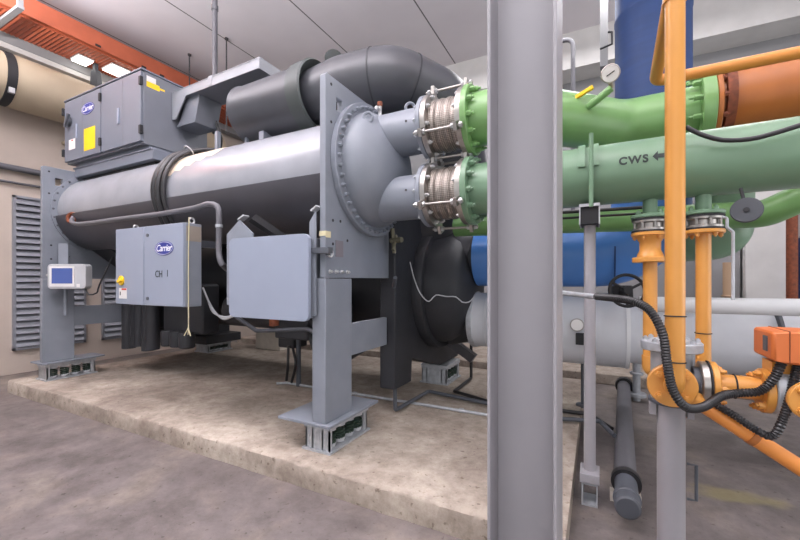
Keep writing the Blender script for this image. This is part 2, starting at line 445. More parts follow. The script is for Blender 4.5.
# wall louvres
def louvre(y0, y1, z0, z1, label):
    t = thing('wall_louvre', label, 'louvre', (-7.7, (y0 + y1) / 2, z0), 'wall louvres')
    f = MB(); k = .035
    f.box(-7.7, -7.655, y0, y0 + k, z0, z1); f.box(-7.7, -7.655, y1 - k, y1, z0, z1); f.box(-7.7, -7.655, y0, y1, z0, z0 + k); f.box(-7.7, -7.655, y0, y1, z1 - k, z1)
    obj('frame', f, 'louvre', t)
    s = MB(); n = int((z1 - z0) / .098)
    for i in range(n):
        z = z0 + .05 + i * (z1 - z0 - .07) / n
        s.prism([(-7.695, z + .085), (-7.688, z + .085), (-7.638, z), (-7.645, z - .006)], 'Y', y0 + k, y1 - k)
    obj('slats', s, 'louvre', t, smooth=False)
    obj('backing', MB().box(-7.71, -7.694, y0 + .01, y1 - .01, z0, z1), 'dark', t)
louvre(2.39, 3.30, .35, 2.66, 'grey slatted wall louvre left of the display terminal')
louvre(3.54, 4.75, .35, 2.66, 'grey slatted wall louvre partly behind the chiller, right of the beige pier')

# dark service pipes along the left wall
tag(obj('wall_pipe', MB().cyl((-7.62, -1.0, 3.06), (-7.62, 6.5, 3.03), .045, n=20), 'gpipe'), 'thicker grey pipe along the beige left wall above the louvre', 'pipe')
tag(obj('wall_conduit', MB().cyl((-7.66, -1.0, 2.85), (-7.66, 6.5, 2.83), .018, n=14), 'gpipe'), 'thin conduit on the left wall just above the louvre top', 'conduit')

# ================================================================== CEILING LEVEL, LEFT
t = thing('overhead_tray', 'orange overhead tray with ribbed underside along the left ceiling', 'cable tray', (-7.1, 3, 4.9))
obj('side_beam', MB().box(-6.80, -6.74, -1, 7.35, 4.93, 5.19), 'tray', t, bevel=.004)
s = MB(); prof = []
for i in range(170):
    y = -1 + i * .049
    s.prism([(y, 4.912), (y + .024, 4.9), (y + .049, 4.912), (y + .049, 4.94), (y, 4.94)], 'X', -7.44, -6.80)
obj('ribbed_deck', s, 'tray', t, smooth=False)
s = MB()
for y in (3.02, 3.68, 3.98, 5.0): s.box(-6.742, -6.728, y, y + .07, 4.95, 4.98)
obj('clip', s, 'dark', t)
tag(obj('ledge_beam', MB().box(-7.64, -7.445, -1, 7.35, 4.775, 4.905), 'wallgrey'), 'grey ledge beam along the inner edge of the orange tray', 'beam')
tag(obj('ledge_strip', MB().box(-7.70, -7.46, -1, 3.9, 4.70, 4.775), 'wallwhite'), 'white strip under the grey ledge beam', 'trim')
for (xa, xb, ya, yb, lab) in ((-7.36, -7.10, 2.96, 3.17, 'lit white strip light beneath the orange tray, nearer the left frame edge'), (-7.24, -6.92, 3.33, 3.95, 'lit white strip light beneath the orange tray, just above the starter cabinet roof')):
    t = thing('strip_light', lab, 'light', ((xa + xb) / 2, (ya + yb) / 2, 4.85), 'strip lights beneath the orange tray')
    obj('housing', MB().box(xa, xb, ya, yb, 4.88, 4.9), 'wallwhite', t)
    obj('diffuser', MB().box(xa + .01, xb - .01, ya + .01, yb - .01, 4.855, 4.88), 'lamp', t, bevel=.008)
tag(obj('tray_bracket', MB().prism([(-7.28, 4.78), (-7.14, 4.78), (-7.04, 4.40), (-7.34, 4.40)], 'Y', 3.20, 3.27).box(-7.25, -7.18, 3.21, 3.26, 4.7, 4.9), 'slate'), 'dark tapered bracket hanging under the orange tray between the strip lights', 'bracket')
p = at(21, 7, Z=4.82)
tag(obj('cross_channel', MB().box(p.x - .9, p.x, p.y - .035, p.y + .035, 4.80, 4.84).box(p.x - .05, p.x - .01, p.y - .03, p.y + .03, 4.84, 4.93), 'wallgrey', bevel=.004), 'pale channel crossing under the orange tray in the top left corner', 'channel')
# beige duct and band
t = thing('round_duct', 'beige round duct along the left wall below the orange tray', 'duct', (-7.3, 3, 3.9))
obj('duct_body', MB().lathe((-7.33, -1, 4.20), (0, 1, 0), [(0, .35), (3.2, .35), (3.3, .365), (3.9, .36), (6.5, .35)], 48), 'duct', t)
obj('band', MB().ring((-7.33, 2.13, 4.20), (0, 1, 0), .366, .345, .10), 'dark', t, 'dark clamp band')
obj('band_buckle', MB().box(-7.06, -7.01, 2.15, 2.21, 3.93, 4.0), 'zinc', t)
tag(obj('wall_handrail', bend and MB().tube(bend([(-7.68, 3.0, 3.62), (-7.55, 3.0, 3.62), (-7.55, 4.4, 3.62)], .05), .03, 14), 'duct'), 'short beige rail on the left wall left of the starter cabinet', 'rail')
# hanging pipe and rods
tag(obj('drop_pipe', MB().cyl((-4.40, 3.3, 3.3), (-4.40, 3.3, HC), .033, n=16).cyl((-4.40, 3.3, 4.9), (-4.40, 3.3, 4.96), .042, n=16), 'gpipe'), 'grey drop pipe from the ceiling behind the sheet metal cable trough', 'pipe')
for (u, v0, zl, lab) in ((226.5, 38, 3.9, 'thin hanger rod above the sheet metal cable trough'), (189.5, 54, 4.6, 'thin hanger rod beside the orange tray')):
    a = at(u, v0, Z=HC)
    mb = MB().cyl((a.x, a.y, zl), (a.x, a.y, HC), .011, n=8); mb.cyl((a.x, a.y, HC - .03), (a.x, a.y, HC), .03, n=10)
    tag(obj('hanger_rod', mb, 'rod'), lab, 'rod', 'ceiling hanger rods')

# ================================================================== CONDENSER
CY, CZ = 2.73, 2.285
t = cond = thing('condenser', 'long grey horizontal condenser shell with domed end and bolted end plates', 'chiller', (-3.9, CY, .36))
obj('shell', MB().cyl((-6.03, CY, CZ), (-1.73, CY, CZ), .455, n=96), 'shell', t)
obj('insulation_jacket', MB().arc_sheet(-5.99, -1.75, CY, CZ - .02, .455, .482, PI + .14, 2 * PI - .14, 60), 'jacket', t, 'black foam jacket on the lower half')
pa = MB()
pts = [(-3.62, .70), (-3.5, .62), (-3.2, .60), (-2.95, .66), (-2.85, .50), (-2.75, .42), (-2.9, .36), (-3.3, .30), (-3.62, .30)]
n = 14; vs = []; fs = []
for i in range(n + 1):
    x = -3.76 + .60 * i / n
    lo = .62 + .10 * math.sin(i * 1.3) * .35 - .02 * i; hi = .62 - .028 * i + .32
    hi = min(hi, .98)
    for j in range(7):
        a = PI / 2 + .38 + (.46 + .42 * (1 - i / n) + .05 * math.sin(i * 2.1)) * j / 6
        for r in (.4555, .4575): vs.append((x, CY + r * math.cos(a), CZ + r * math.sin(a)))
for i in range(n):
    for j in range(6):
        k = (i * 7 + j) * 2; q = k + 14; fs += [(k + 1, k + 3, q + 3, q + 1)]
pa.add(vs, fs); obj('bare_patch', pa, 'patch', t, 'worn cream patch on top of the shell')

def tube_sheet(x0, x1, ztop, back, zb=1.415):
    """end plate + leg + cross bar; x1 is the face towards the camera end"""
    poly = [(2.135, zb), (3.06, zb), (3.06, ztop - .02), (3.04, ztop), (2.15, ztop), (2.135, ztop - .015)]
    hole = [(2.262, ztop - .22), (2.262, ztop - .125), (2.335, ztop - .125), (2.335, ztop - .22)]
    ps = obj('tube_sheet', MB().prism(poly, 'X', x0, x1, [hole]), 'grey', cond, bevel=.004)
    h = MB()
    for (y, z) in ((2.2, ztop - .06), (2.2, ztop - .33), (2.42, ztop - .25), (2.22, 1.83), (2.31, 1.835), (2.40, 1.70), (2.22, 1.66)):
        h.cyl((x1 - .004, y, z), (x1 + .0015, y, z), .011, n=12)
    obj('bolt_hole', h, 'dark', ps)
    lg = obj('leg', MB().box(x1 - (.12 if back > .3 else .07), x1, 2.135, 2.46, .385, zb - .004), 'grey', cond, bevel=.006)
    for i in range(4): bolt(ps, (x1, 2.185 + i * .07, zb + .045), (1, 0, 0), .013)
    obj('cross_bar', MB().box(x1 - .055, x1 - .012, 2.46, 3.04, .81, 1.06), 'grey', cond, bevel=.004)
    obj('foot_plate', MB().box(x1 - back, x1 + .05, 2.115, 2.78, .365, .385), 'grey', cond, bevel=.003)
    return ps
tube_sheet(-1.735, -1.685, 2.862, .43)
tube_sheet(-6.05, -6.0, 2.80, .27)
# ring of studs round the far end of the shell
fr = obj('shell_flange', MB().ring((-6.0, CY, CZ), (1, 0, 0), .52, .45, .02, 64), 'grey', cond)
bolts(fr, (-5.98, CY, CZ), (1, 0, 0), .495, 30, size=.010, mat='dgrey', long=.014)
# water box
fl = obj('water_box_flange', MB().disc((-1.685, 2.727, 2.30), (1, 0, 0), .537, .045, 80), 'grey', cond)
bolts(fl, (-1.64, 2.727, 2.30), (1, 0, 0), .497, 44, size=.015, mat='grey', long=.026)
wb = obj('water_box', MB().lathe((-1.645, 2.727, 2.30), (1, 0, 0), [(0, .462), (.02, .457), (.06, .452), (.11, .425), (.16, .37), (.205, .305), (.245, .22), (.275, .12), (.285, .0)], 80), 'grey', cond)
for zc in (2.046, 2.556):
    nz = obj('nozzle', MB().cyl((-1.6, 2.7, zc), (-1.12, 2.7, zc), .172, n=56), 'grey', cond)
    obj('plug', MB().cyl((-1.25, 2.525, zc + .02), (-1.25, 2.53, zc + .02), .009, n=10), 'dark', nz)
    nf = obj('nozzle_flange', MB().disc((-1.152, 2.7, zc), (1, 0, 0), .238, .036, 56), 'grey', cond)
    bolts(nf, (-1.152, 2.7, zc), (-1, 0, 0), .207, 12, size=.013, mat='galv', long=.024)
def lug(c, d): return MB().torus(c, d, .034, .012, 20, 8)
obj('lifting_lug', lug((-1.28, 2.66, 2.735), (.5, -1, 0)), 'grey', cond)
obj('lifting_lug', lug((-1.53, 2.45, 2.63), (.5, -1, 0)), 'grey', cond)
vv = obj('vent_valve', MB().cyl((-1.55, 2.66, 2.70), (-1.55, 2.66, 2.80), .016, n=12).cyl((-1.55, 2.66, 2.77), (-1.55, 2.60, 2.77), .014, n=12), 'zinc', cond)
obj('vent_cap', MB().cyl((-1.55, 2.66, 2.80), (-1.55, 2.66, 2.835), .021, n=12), 'rust', vv)
obj('drain_valve', MB().cyl((-1.62, 3.0, 1.86), (-1.60, 3.0, 1.64), .018, n=12).cyl((-1.62, 2.98, 1.75), (-1.5, 2.95, 1.75), .024, n=12).cyl((-1.57, 2.98, 1.79), (-1.57, 2.92, 1.66), .014, n=10), 'brass', cond)
obj('tie_hook', MB().box(-1.80, -1.62, 2.085, 2.133, 1.585, 1.625).box(-1.684, -1.67, 2.135, 2.17, 1.575, 1.63), 'dgrey', cond, 'dark bracket hook on the end plate')
obj('lit_slot_ring', MB().torus((-1.68, 2.185, 1.59), (1, 0, 0), .026, .007, 20, 8), 'ivory', cond)  # ivory colour stands in for the light caught at a slot in the plate
obj('tape_tag', MB().box(-1.737, -1.683, 2.130, 2.134, 1.71, 1.745).box(-1.684, -1.681, 2.134, 2.19, 1.70, 1.745), 'cord', cond, 'cream tape tag')
obj('data_plate', MB().box(-1.684, -1.680, 2.25, 2.34, 1.57, 1.69), 'tag_mauve', cond, 'worn data plate')
# shell brackets, small stand-offs on top
obj('bracket', MB().box(-3.47, -3.43, 2.60, 2.64, 2.70, 2.92), 'grey', cond)
obj('bracket', MB().box(-3.21, -3.18, 2.75, 2.78, 2.7, 2.96), 'grey', cond)
# saddle under the starter cabinet
sd = MB()
for x in (-5.85, -5.1, -4.42): sd.prism([(2.5, 2.55), (3.1, 2.55), (3.1, 2.81), (2.56, 2.81)], 'X', x, x + .05)
sd.box(-5.92, -4.36, 2.52, 2.56, 2.58, 2.72); obj('saddle', sd, 'dark', cond)  # long box is a dark strip painting the shade under the pedestal

# isolators
def isolator(x0, x1, y0, y1, z0=.15, z1=.365, label=''):
    t = thing('spring_isolator', label, 'vibration isolator', ((x0 + x1) / 2, (y0 + y1) / 2, z0), 'spring isolators under the chiller')
    obj('base_plate', MB().box(x0 - .02, x1 + .02, y0 - .02, y1 + .02, z0, z0 + .015), 'galv', t)
    e = MB()
    for (a, b) in ((y0, y0 + .012), (y1 - .012, y1)): e.box(x0, x1, a, b, z0 + .015, z1 - .05)
    for x in (x0, x0 + .06, x1 - .07, x1 - .012): e.box(x, x + .012, y0, y0 + .03, z0 + .015, z1 - .05)
    e.box(x1 - .012, x1, y1 - .05, y1, z0 + .015, z1 - .05)
    obj('end_bracket', e, 'galv', t)
    obj('top_plate', MB().box(x0 - .01, x1 + .01, y0 - .01, y1 + .01, z1 - .05, z1 - .001), 'galv', t, bevel=.004)
    n = 4
    for i in range(n):
        y = y0 + .08 + (y1 - y0 - .15) * i / (n - 1)
        c = Vector((x1 - .06, y, z0 + .015)); pts = []
        for k in range(4 * 14): a = 2 * PI * k / 14; pts.append(c + Vector((.038 * math.cos(a), .038 * math.sin(a), .012 + .10 * k / 56)))
        obj('spring', MB().tube(pts, .0105, 8), 'pad', t)
        obj('spring_cup', MB().cyl((c.x, c.y, z0 + .02), (c.x, c.y, z0 + .05), .047, n=20).cyl((c.x, c.y, z1 - .075), (c.x, c.y, z1 - .05), .047, n=20), 'ivory' if i % 2 else 'galv', t)
    return t
isolator(-1.92, -1.70, 2.2, 2.70, label='steel spring isolator with green coils under the nearest grey leg')
isolator(-6.26, -6.03, 2.19, 2.70, label='steel spring isolator under the far left leg by the display terminal')

# ---------------------------------------------------------------- expansion joints
def joint(zc, label):
    t = thing('expansion_joint', label, 'expansion joint', (-.97, 2.7, zc), 'flexible pipe joints on the water box')
    C0 = Vector((-1.115, 2.7, zc))
    for k, (x, d) in enumerate(((-1.112, 1), (-.855, 1))):
        f = obj('end_ring', MB().ring((x, 2.7, zc), (1, 0, 0), .238, .17, .036, 56), 'steel', t)
        bolts(f, (x + (.036 if k == 0 else 0), 2.7, zc), (1 if k == 0 else -1, 0, 0), .212, 10, size=.014, mat='zinc', long=.022, a0=.2)
        g = MB().ring((x - .008 if k == 0 else x + .036, 2.7, zc), (1, 0, 0), .225, .17, .008, 48); obj('gasket', g, 'rust', t)
    prof = []
    for i in range(33): prof.append((i / 32 * .24, .178 + .010 * abs(math.sin(PI * 4 * i / 32)) + .006 * math.sin(PI * i / 32)))
    obj('braid', MB().lathe((-1.09, 2.7, zc), (1, 0, 0), prof, 64, False), 'braid', t)
    for a in (93, 205, 297):
        a = math.radians(a); dy, dz = math.cos(a), math.sin(a); R = .272
        q = Vector((0, 2.7 + R * dy, zc + R * dz))
        r = obj('tie_rod', MB().cyl((-1.155, q.y, q.z), (-.79, q.y, q.z), .0095, n=12), 'steel', t)
        e = MB()
        for x in (-1.105, -.85):
            p = Vector((x, 2.7 + .24 * dy, zc + .24 * dz)); 
            e.obox((x + .012, 2.7 + .255 * dy, zc + .255 * dz), (1, 0, 0), (0, dy, dz), .012, .05, .028)
        obj('ear', e, 'steel', r)
        nn = MB()
        for x in (-1.14, -1.085, -.875, -.815): nn.cyl((x, q.y, q.z), (x + .02, q.y, q.z), .02, n=6)
        obj('nut', nn, 'zinc', r)
    return t
joint(2.046, 'lower braided steel expansion joint, on the sage green pipe')
joint(2.556, 'upper braided steel expansion joint, on the bright green pipe')

# ---------------------------------------------------------------- sage green supply pipe, lettered
t = thing('supply_pipe', 'sage green water pipe lettered CWS with an arrow', 'pipe', (.5, 2.7, 1.87))
PZ = 2.05
pp = obj('pipe_run', MB().cyl((-.79, 2.7, PZ), (3.2, 2.7, PZ + .02), .182, n=72), 'sage', t)
f = obj('flange', MB().disc((-.819, 2.7, 2.046), (1, 0, 0), .245, .042, 60), 'sage', t)
bolts(f, (-.777, 2.7, 2.046), (1, 0, 0), .212, 12, size=.019, mat='sage', long=.04, a0=.15)
X0 = .165
ang = .38   # leaning up from straight down-towards the viewer
def on_pipe(x, a, r=.1835): return Vector((x, 2.7 - r * math.cos(a), PZ + .006 + r * math.sin(a)))
rot = (PI / 2 - .12, 0, 0)
text('lettering', 'CWS', .062, 'ink', t, on_pipe(.188, .12), rot, sx=.95, wrap=.1835, space=1.22, extr=.0008, bold=.0022, label='black letters CWS')
ar = MB(); pl = [(-.035, 0), (-.008, .03), (-.008, .012), (.04, .012), (.04, -.012), (-.008, -.012), (-.008, -.03)]
vs = []
for (x, y) in pl:
    vs.append(on_pipe(.312 + x * .95, .16 + y * 1.0 / .1835, .1843))
ar.add(vs, [tuple(range(7))]); obj('arrow', ar, 'ink', t, 'black arrow pointing left', smooth=False)
obj('rag_seam', MB().ring((.0, 2.7, PZ), (1, 0, 0), .1845, .18, .012, 64), 'sage', t)
# small welded stubs below, with green flanges
VX = ((.287, 'left'), (.54, 'right'))
for x, w in VX:
    st = obj('stub', MB().cyl((x, 2.7, 1.93), (x, 2.7, 1.78), .038, n=28), 'sage', t)
    f = obj('stub_flange', MB().disc((x, 2.7, 1.765), (0, 0, 1), .098, .022, 40), 'sage', t)
    bolts(f, (x, 2.7, 1.787), (0, 0, 1), .077, 4, size=.012, mat='sage', long=.02, a0=.6)

# support with saddle and straps
SX = -.035
t = thing('pipe_support', 'slim grey steel pole holding up the sage green pipe', 'pipe support', (SX, 2.7, 0))
obj('pole', MB().cyl((SX, 2.7, .2), (SX, 2.7, 1.8), .034, n=28), 'column', t)
bs = MB().box(SX - .045, SX + .045, 2.63, 2.77, 0, .012).box(SX - .045, SX - .036, 2.63, 2.77, .012, .13).box(SX + .036, SX + .045, 2.63, 2.77, .012, .13).box(SX - .045, SX + .045, 2.63, 2.77, .13, .142)
obj('base_frame', bs, 'galv', t); obj('base_block', MB().box(SX - .055, SX + .055, 2.62, 2.78, .142, .2), 'column', t, bevel=.004)
sd = MB().box(SX - .05, SX + .05, 2.6, 2.8, 1.745, 1.85); obj('saddle_block', sd, 'dark', t)
obj('saddle_plate', MB().box(SX - .057, SX - .05, 2.59, 2.8, 1.74, 1.862).box(SX + .05, SX + .057, 2.59, 2.8, 1.74, 1.862).box(SX - .057, SX + .057, 2.585, 2.592, 1.848, 1.866), 'ivory', t)
obj('strap', MB().arc_sheet(SX - .062, SX - .022, 2.7, PZ + .004, .183, .197, PI * .5, PI * .97), 'sage', t); obj('strap', MB().arc_sheet(SX + .02, SX + .05, 2.7, PZ + .004, .183, .197, PI * .5, PI * .97), 'sage', t)
obj('strap_rod', MB().cyl((SX + .01, 2.5, 1.83), (SX + .01, 2.5, 2.26), .012, n=10), 'sage', t)

# ---------------------------------------------------------------- bright green return pipe
t = thing('return_pipe', 'bright green water pipe jogging back above the sage green pipe', 'pipe', (.0, 3.0, 2.36))
path = bend([(-.79, 2.7, 2.556), (-.50, 2.7, 2.556), (.16, 3.36, 2.57), (.66, 3.36, 2.58)], .28, 14)
obj('pipe_run', MB().tube(path, .185, 56), 'lgreen', t)
f = obj('flange', MB().disc((-.819, 2.7, 2.556), (1, 0, 0), .245, .042, 60), 'lgreen', t)
bolts(f, (-.777, 2.7, 2.556), (1, 0, 0), .212, 12, size=.019, mat='lgreen', long=.04, a0=.15)
f = obj('flange', MB().disc((.625, 3.36, 2.58), (1, 0, 0), .262, .075, 60), 'lgreen', t)
bolts(f, (.625, 3.36, 2.58), (-1, 0, 0), .232, 12, size=.018, mat='lgreen', long=.06, a0=.1)
bp = at(604, 102, Y=2.93); b1 = at(611.5, 88, Y=2.85)
obj('gauge_branch', MB().tube([at(588, 107, Y=2.9), at(597, 100, Y=2.87), b1], .024, 14), 'lgreen', t)
# pressure gauge
g0 = at(611.5, 82, Y=2.84); gc = at(610.5, 73.5, Y=2.83)
t = thing('pressure_gauge', 'round white dial pressure gauge above the bright green pipe', 'gauge', g0)
fd = (Vector((0, 0, H)) - gc).normalized()
obj('stem', MB().cyl(b1 - Vector((0, 0, .0)), gc - Vector((0, 0, .06)), .013, n=12), 'brass', t)
obj('case', MB().disc(gc - fd * .028, fd, .057, .03, 36), 'steel', t)
obj('dial', MB().cyl(gc + fd * .0025, fd * .0045 + gc, .05, n=36), 'sticker_w', t, 'white dial')
x, y, _ = frame(fd)
obj('needle', MB().obox(gc + fd * .006, (x + y * .5), fd, .026, .0012, .003), 'ink', t)
# valve lever, yellow
a, b_ = at(572, 100, Y=2.85), at(593, 87, Y=2.85)
t = thing('ball_valve', 'small ball valve with yellow lever on the bright green pipe', 'valve', a)
obj('body', MB().cyl(a + Vector((0, 0, -.1)), a + Vector((0, 0, .02)), .026, n=14), 'lgreen', t)
obj('lever', MB().obox((a + b_) / 2, b_ - a, (0, 1, 0), (b_ - a).length / 2, .014, .012), 'sticker_y', t, bevel=.003)

# ---------------------------------------------------------------- large orange pipe
t = thing('large_orange_pipe', 'large orange pipe bolted to the end of the bright green pipe', 'pipe', (1.6, 3.36, 2.42))
obj('pipe_run', MB().lathe((.705, 3.36, 2.62), (1, 0, 0), [(0, .2), (.16, .225), (2.6, .235)], 56), 'orange', t)
f = obj('flange', MB().disc((.702, 3.36, 2.59), (1, 0, 0), .256, .03, 60), 'orange', t)
fr = obj('rusty_band', MB().ring((.752, 3.36, 2.61), (1, 0, 0), .25, .2, .05, 56), 'rust', t, 'rusty brown band')
bolts(f, (.732, 3.36, 2.59), (1, 0, 0), .235, 12, size=.018, mat='rust', long=.03)

# thin orange pipe: branch from the riser and run to the right
c = Vector((.335, 2.9, 2.665))
t = tag(obj('thin_orange_pipe', MB().tube(bend([(.31, 1.93, 2.76), c, (3.2, 2.9, 2.665)], .06, 8), .034, 22), 'thin'), 'thin orange pipe elbowed behind the yellow riser then running right', 'pipe')

# ---------------------------------------------------------------- blue, white pipes to the evaporator
EY, EZ = 4.05, 1.31
t = thing('blue_pipe', 'bright blue lagged pipe that turns up into a navy riser', 'pipe', (-.2, EY, 1.32))
obj('pipe_run', MB().tube(bend([(-1.12, EY, 1.64), (.43, EY, 1.64), (.43, EY, 2.7)], .5, 16), .305, 56), 'blue', t)
obj('riser', MB().lathe((.445, EY, 2.55), (0, 0, 1), [(0, .29), (.8, .29), (1.18, .29), (1.19, .295), (1.22, .295), (1.23, .29), (HC - 2.56, .29)], 56), 'navy', t, 'navy wrapped upright length')
sm = MB()
for x in (-.42, .14): sm.ring((x, EY, 1.64), (1, 0, 0), .3085, .30, .012, 56)
obj('seam', sm, 'navy', t)
t = thing('white_pipe', 'big white lagged pipe low behind the steel column, leaving the lower evaporator nozzle', 'pipe', (.5, EY, .67))
obj('pipe_run', MB().cyl((-1.16, EY, .98), (1.4, EY, .90), .285, n=64), 'wlag', t)
obj('thick_lagging', MB().lathe((-.62, EY, .94), (1, 0, 0), [(0, .30), (.02, .335), (.86, .34), (.88, .30)], 64), 'wlag', t)
sm = MB()
for x, r in ((-1.0, .30), (.23, .345)): sm.ring((x, EY, .98 if x < 0 else .94), (1, 0, 0), r, .30, .03, 64)
obj('seam', sm, 'white', t)
obj('end_cap', MB().disc((-1.18, EY, .98), (1, 0, 0), .30, .05, 56), 'galv', t)
obj('thick_section', MB().cyl((1.225, EY, .895), (3.2, EY, .89), .345, n=64), 'wlag', t)
obj('step_shade_ring', MB().ring((1.205, EY, .895), (1, 0, 0), .347, .25, .02, 64), 'dgrey', t, 'dark grey ring painting the shaded end face of the step')  # dark grey stands in for shade on the end of the thicker lagging
tag(obj('slim_white_pipe', MB().tube([(.30, 3.45, 1.215), (3.4, 3.45, 1.225)], .058, 36).cyl((2.4, 3.45, 0), (2.4, 3.45, 1.2), .03, n=16), 'white'), 'slim white pipe running above the big white pipe at the right', 'pipe')
# dial on the white pipe
gc = at(577, 325, Y=3.70); fd = (Vector((0, 0, H)) - gc).normalized()
t = thing('thermometer', 'small round dial thermometer on the big white pipe', 'gauge', gc)
obj('case', MB().disc(gc, fd, .058, .03, 30), 'steel', t); obj('dial', MB().cyl(gc + fd * .0302, gc + fd * .032, .048, n=30), 'sticker_w', t)
obj('switch_box', MB().box(gc.x - .01, gc.x + .1, gc.y - .03, gc.y + .08, gc.z - .17, gc.z - .07), 'dark', t, bevel=.006)
tag(obj('drain_rod', MB().cyl((-.12, 4.2, .16), (-.12, 4.2, .7), .014, n=10).disc((-.12, 4.2, .14), (0, 0, 1), .06, .03, 16), 'dgrey'), 'thin drain rod under the big white pipe left of the grey pole', 'rod')
# handwheel
hc = at(627, 290.5, Y=3.30)
t = thing('handwheel', 'black handwheel in front of the blue pipe left of the yellow riser', 'valve handwheel', hc)
d = Vector((.25, -1, .15))
obj('rim', MB().torus(hc, d, .118, .012, 40, 10), 'dark', t)
sp = MB(); x, y, dd = frame(d)
for i in range(3):
    a = i * 2 * PI / 3 + .5; sp.cyl(hc, hc + (x * math.cos(a) + y * math.sin(a)) * .118, .010, n=8)
sp.cyl(hc - dd * .08, hc + dd * .03, .03, n=16); obj('spokes', sp, 'dark', t)
obj('gearbox', MB().obox(hc - dd * .13, x, y, .07, .05, .05), 'dark', t, bevel=.01)
obj('shaft', MB().cyl(hc - dd * .18, hc - dd * .42, .03, n=14), 'dgrey', t)

# green pipes at the back
t = tag(obj('leaf_green_pipe', MB().tube(bend([(-1.2, 3.5, 1.91), (.90, 3.5, 1.86), at(765, 214, Y=3.45), at(800, 198, Y=3.4), at(860, 165, Y=3.35)], .2, 8), .092, 40), 'green'), 'leaf green pipe behind and below the sage green pipe, rising at the right', 'pipe')
t = tag(obj('sage_elbow', MB().tube(bend([(.72, 3.0, 1.45), (.72, 3.9, 1.62), (1.3, 3.9, 1.72), (1.32, 3.9, 2.6)], .38, 14), .17, 44), 'sage') if False else obj('sage_elbow', MB().tube(bend([(.66, 4.6, 1.74), (.70, 3.85, 1.72), (.90, 3.80, 1.73), (.905, 3.8, 2.1), (.905, 3.8, 2.35)], .26, 16), .165, 44), 'sage'), 'sage green elbow turning up behind the hanging dark disc', 'pipe elbow')

# hanging dark disc and bracket
dc = at(746.5, 210.5, Y=2.42)
t = thing('dark_disc', 'dark grey oval disc below the sage green pipe right of the flanged drops', 'disc', dc)
d = Vector((-.25, -.92, .1))
obj('plate', MB().disc(dc, d, .062, .014, 36), 'slate', t); obj('hub', MB().cyl(dc + d.normalized() * .014, dc + d.normalized() * .02, .012, n=14), 'dark', t)
obj('stem', MB().cyl(dc, dc + Vector((0.01, .12, .13)), .008, n=10), 'dark', t)
t = tag(obj('sensing_tube', MB().tube(bend([at(722, 217, Y=2.55), at(727, 218, Y=2.55), at(727, 227, Y=2.55), at(733, 232, Y=2.55), at(733, 300, Y=2.55)], .012, 6), .0075, 12), 'galv'), 'thin bent steel sensing tube beside the right flanged drop', 'tube')
t = tag(obj('tan_pipe', MB().cyl((1.475, 6.15, 0.14), (1.475, 6.15, 1.62), .05, n=18).torus((1.475, 6.15, 1.2), (0, 0, 1), .055, .012, 18, 8), 'tan'), 'tan upright pipe in front of the grey back column', 'pipe')
p = at(792, 260, Y=5.9)
tag(obj('brown_pipe', MB().cyl((p.x, 5.9, .14), (p.x, 5.9, 2.3), .05, n=18), 'rust'), 'reddish brown upright pipe at the right edge behind', 'pipe')
tag(obj('blue_tank', MB().lathe((p.x + .42, 6.3, .14), (0, 0, 1), [(0, .25), (1.7, .25), (1.8, .2), (1.85, .05)], 36), 'navy'), 'dark blue upright cylinder at the far right edge', 'tank')

# ---------------------------------------------------------------- flanged drops below the sage pipe
def drop(x, label, second, zend):
    t = thing('flanged_drop', label, 'valve', (x, 2.7, zend), 'flanged drops under the sage green pipe')
    w = MB().ring((x, 2.7, 1.752), (0, 0, 1), .096, .05, .010).ring((x, 2.7, 1.682), (0, 0, 1), .096, .05, .010); obj('gasket', w, 'dark', t)
    w = MB().lathe((x, 2.7, 1.692), (0, 0, 1), [(0, .09), (.012, .09), (.018, .07), (.042, .07), (.048, .09), (.060, .09)], 40)
    for i in range(8):
        a = 2 * PI * i / 8 + .2; w.cyl((x + .08 * math.cos(a), 2.7 + .08 * math.sin(a), 1.68), (x + .08 * math.cos(a), 2.7 + .08 * math.sin(a), 1.765), .008, n=8)
    obj('wafer_valve', w, 'steel', t)
    f = obj('flange', MB().disc((x, 2.7, 1.66), (0, 0, 1), .098, .022, 40), 'yellow', t)
    bolts(f, (x, 2.7, 1.66), (0, 0, -1), .078, 6, size=.011, mat='yellow', long=.018)
    if second:
        obj('spool', MB().lathe((x, 2.7, 1.535), (0, 0, 1), [(0, .07), (.02, .065), (.04, .055), (.09, .055), (.125, .078)], 36), 'yellow', t)
        obj('flange', MB().disc((x, 2.7, 1.505), (0, 0, 1), .093, .03, 40), 'yellow', t)
        obj('pipe_run', MB().cyl((x, 2.7, 1.51), (x, 2.7, zend), .037, n=28), 'yellow', t)
    else:
        obj('pipe_run', MB().cyl((x, 2.7, 1.665), (x, 2.7, zend), .036, n=28), 'yellow', t)
        b = MB()
        for z in (1.10, ): b.torus((x, 2.7, z), (0, 0, 1), .038, .003, 24, 6)
        obj('cable_tie', b, 'dark', t)
drop(.287, 'yellow flanged drop pipe left of the yellow riser', True, .93)
drop(.54, 'yellow flanged drop pipe right of the yellow riser', False, .86)
t = tag(obj('bottom_header', MB().tube(bend([(.287, 2.7, .95), (.287, 2.7, .86), (.54, 2.7, .86), (.54, 2.7, .88)], .04, 6), .043, 20), 'yellow'), 'short yellow header joining the two flanged drops behind the standpipe', 'pipe')

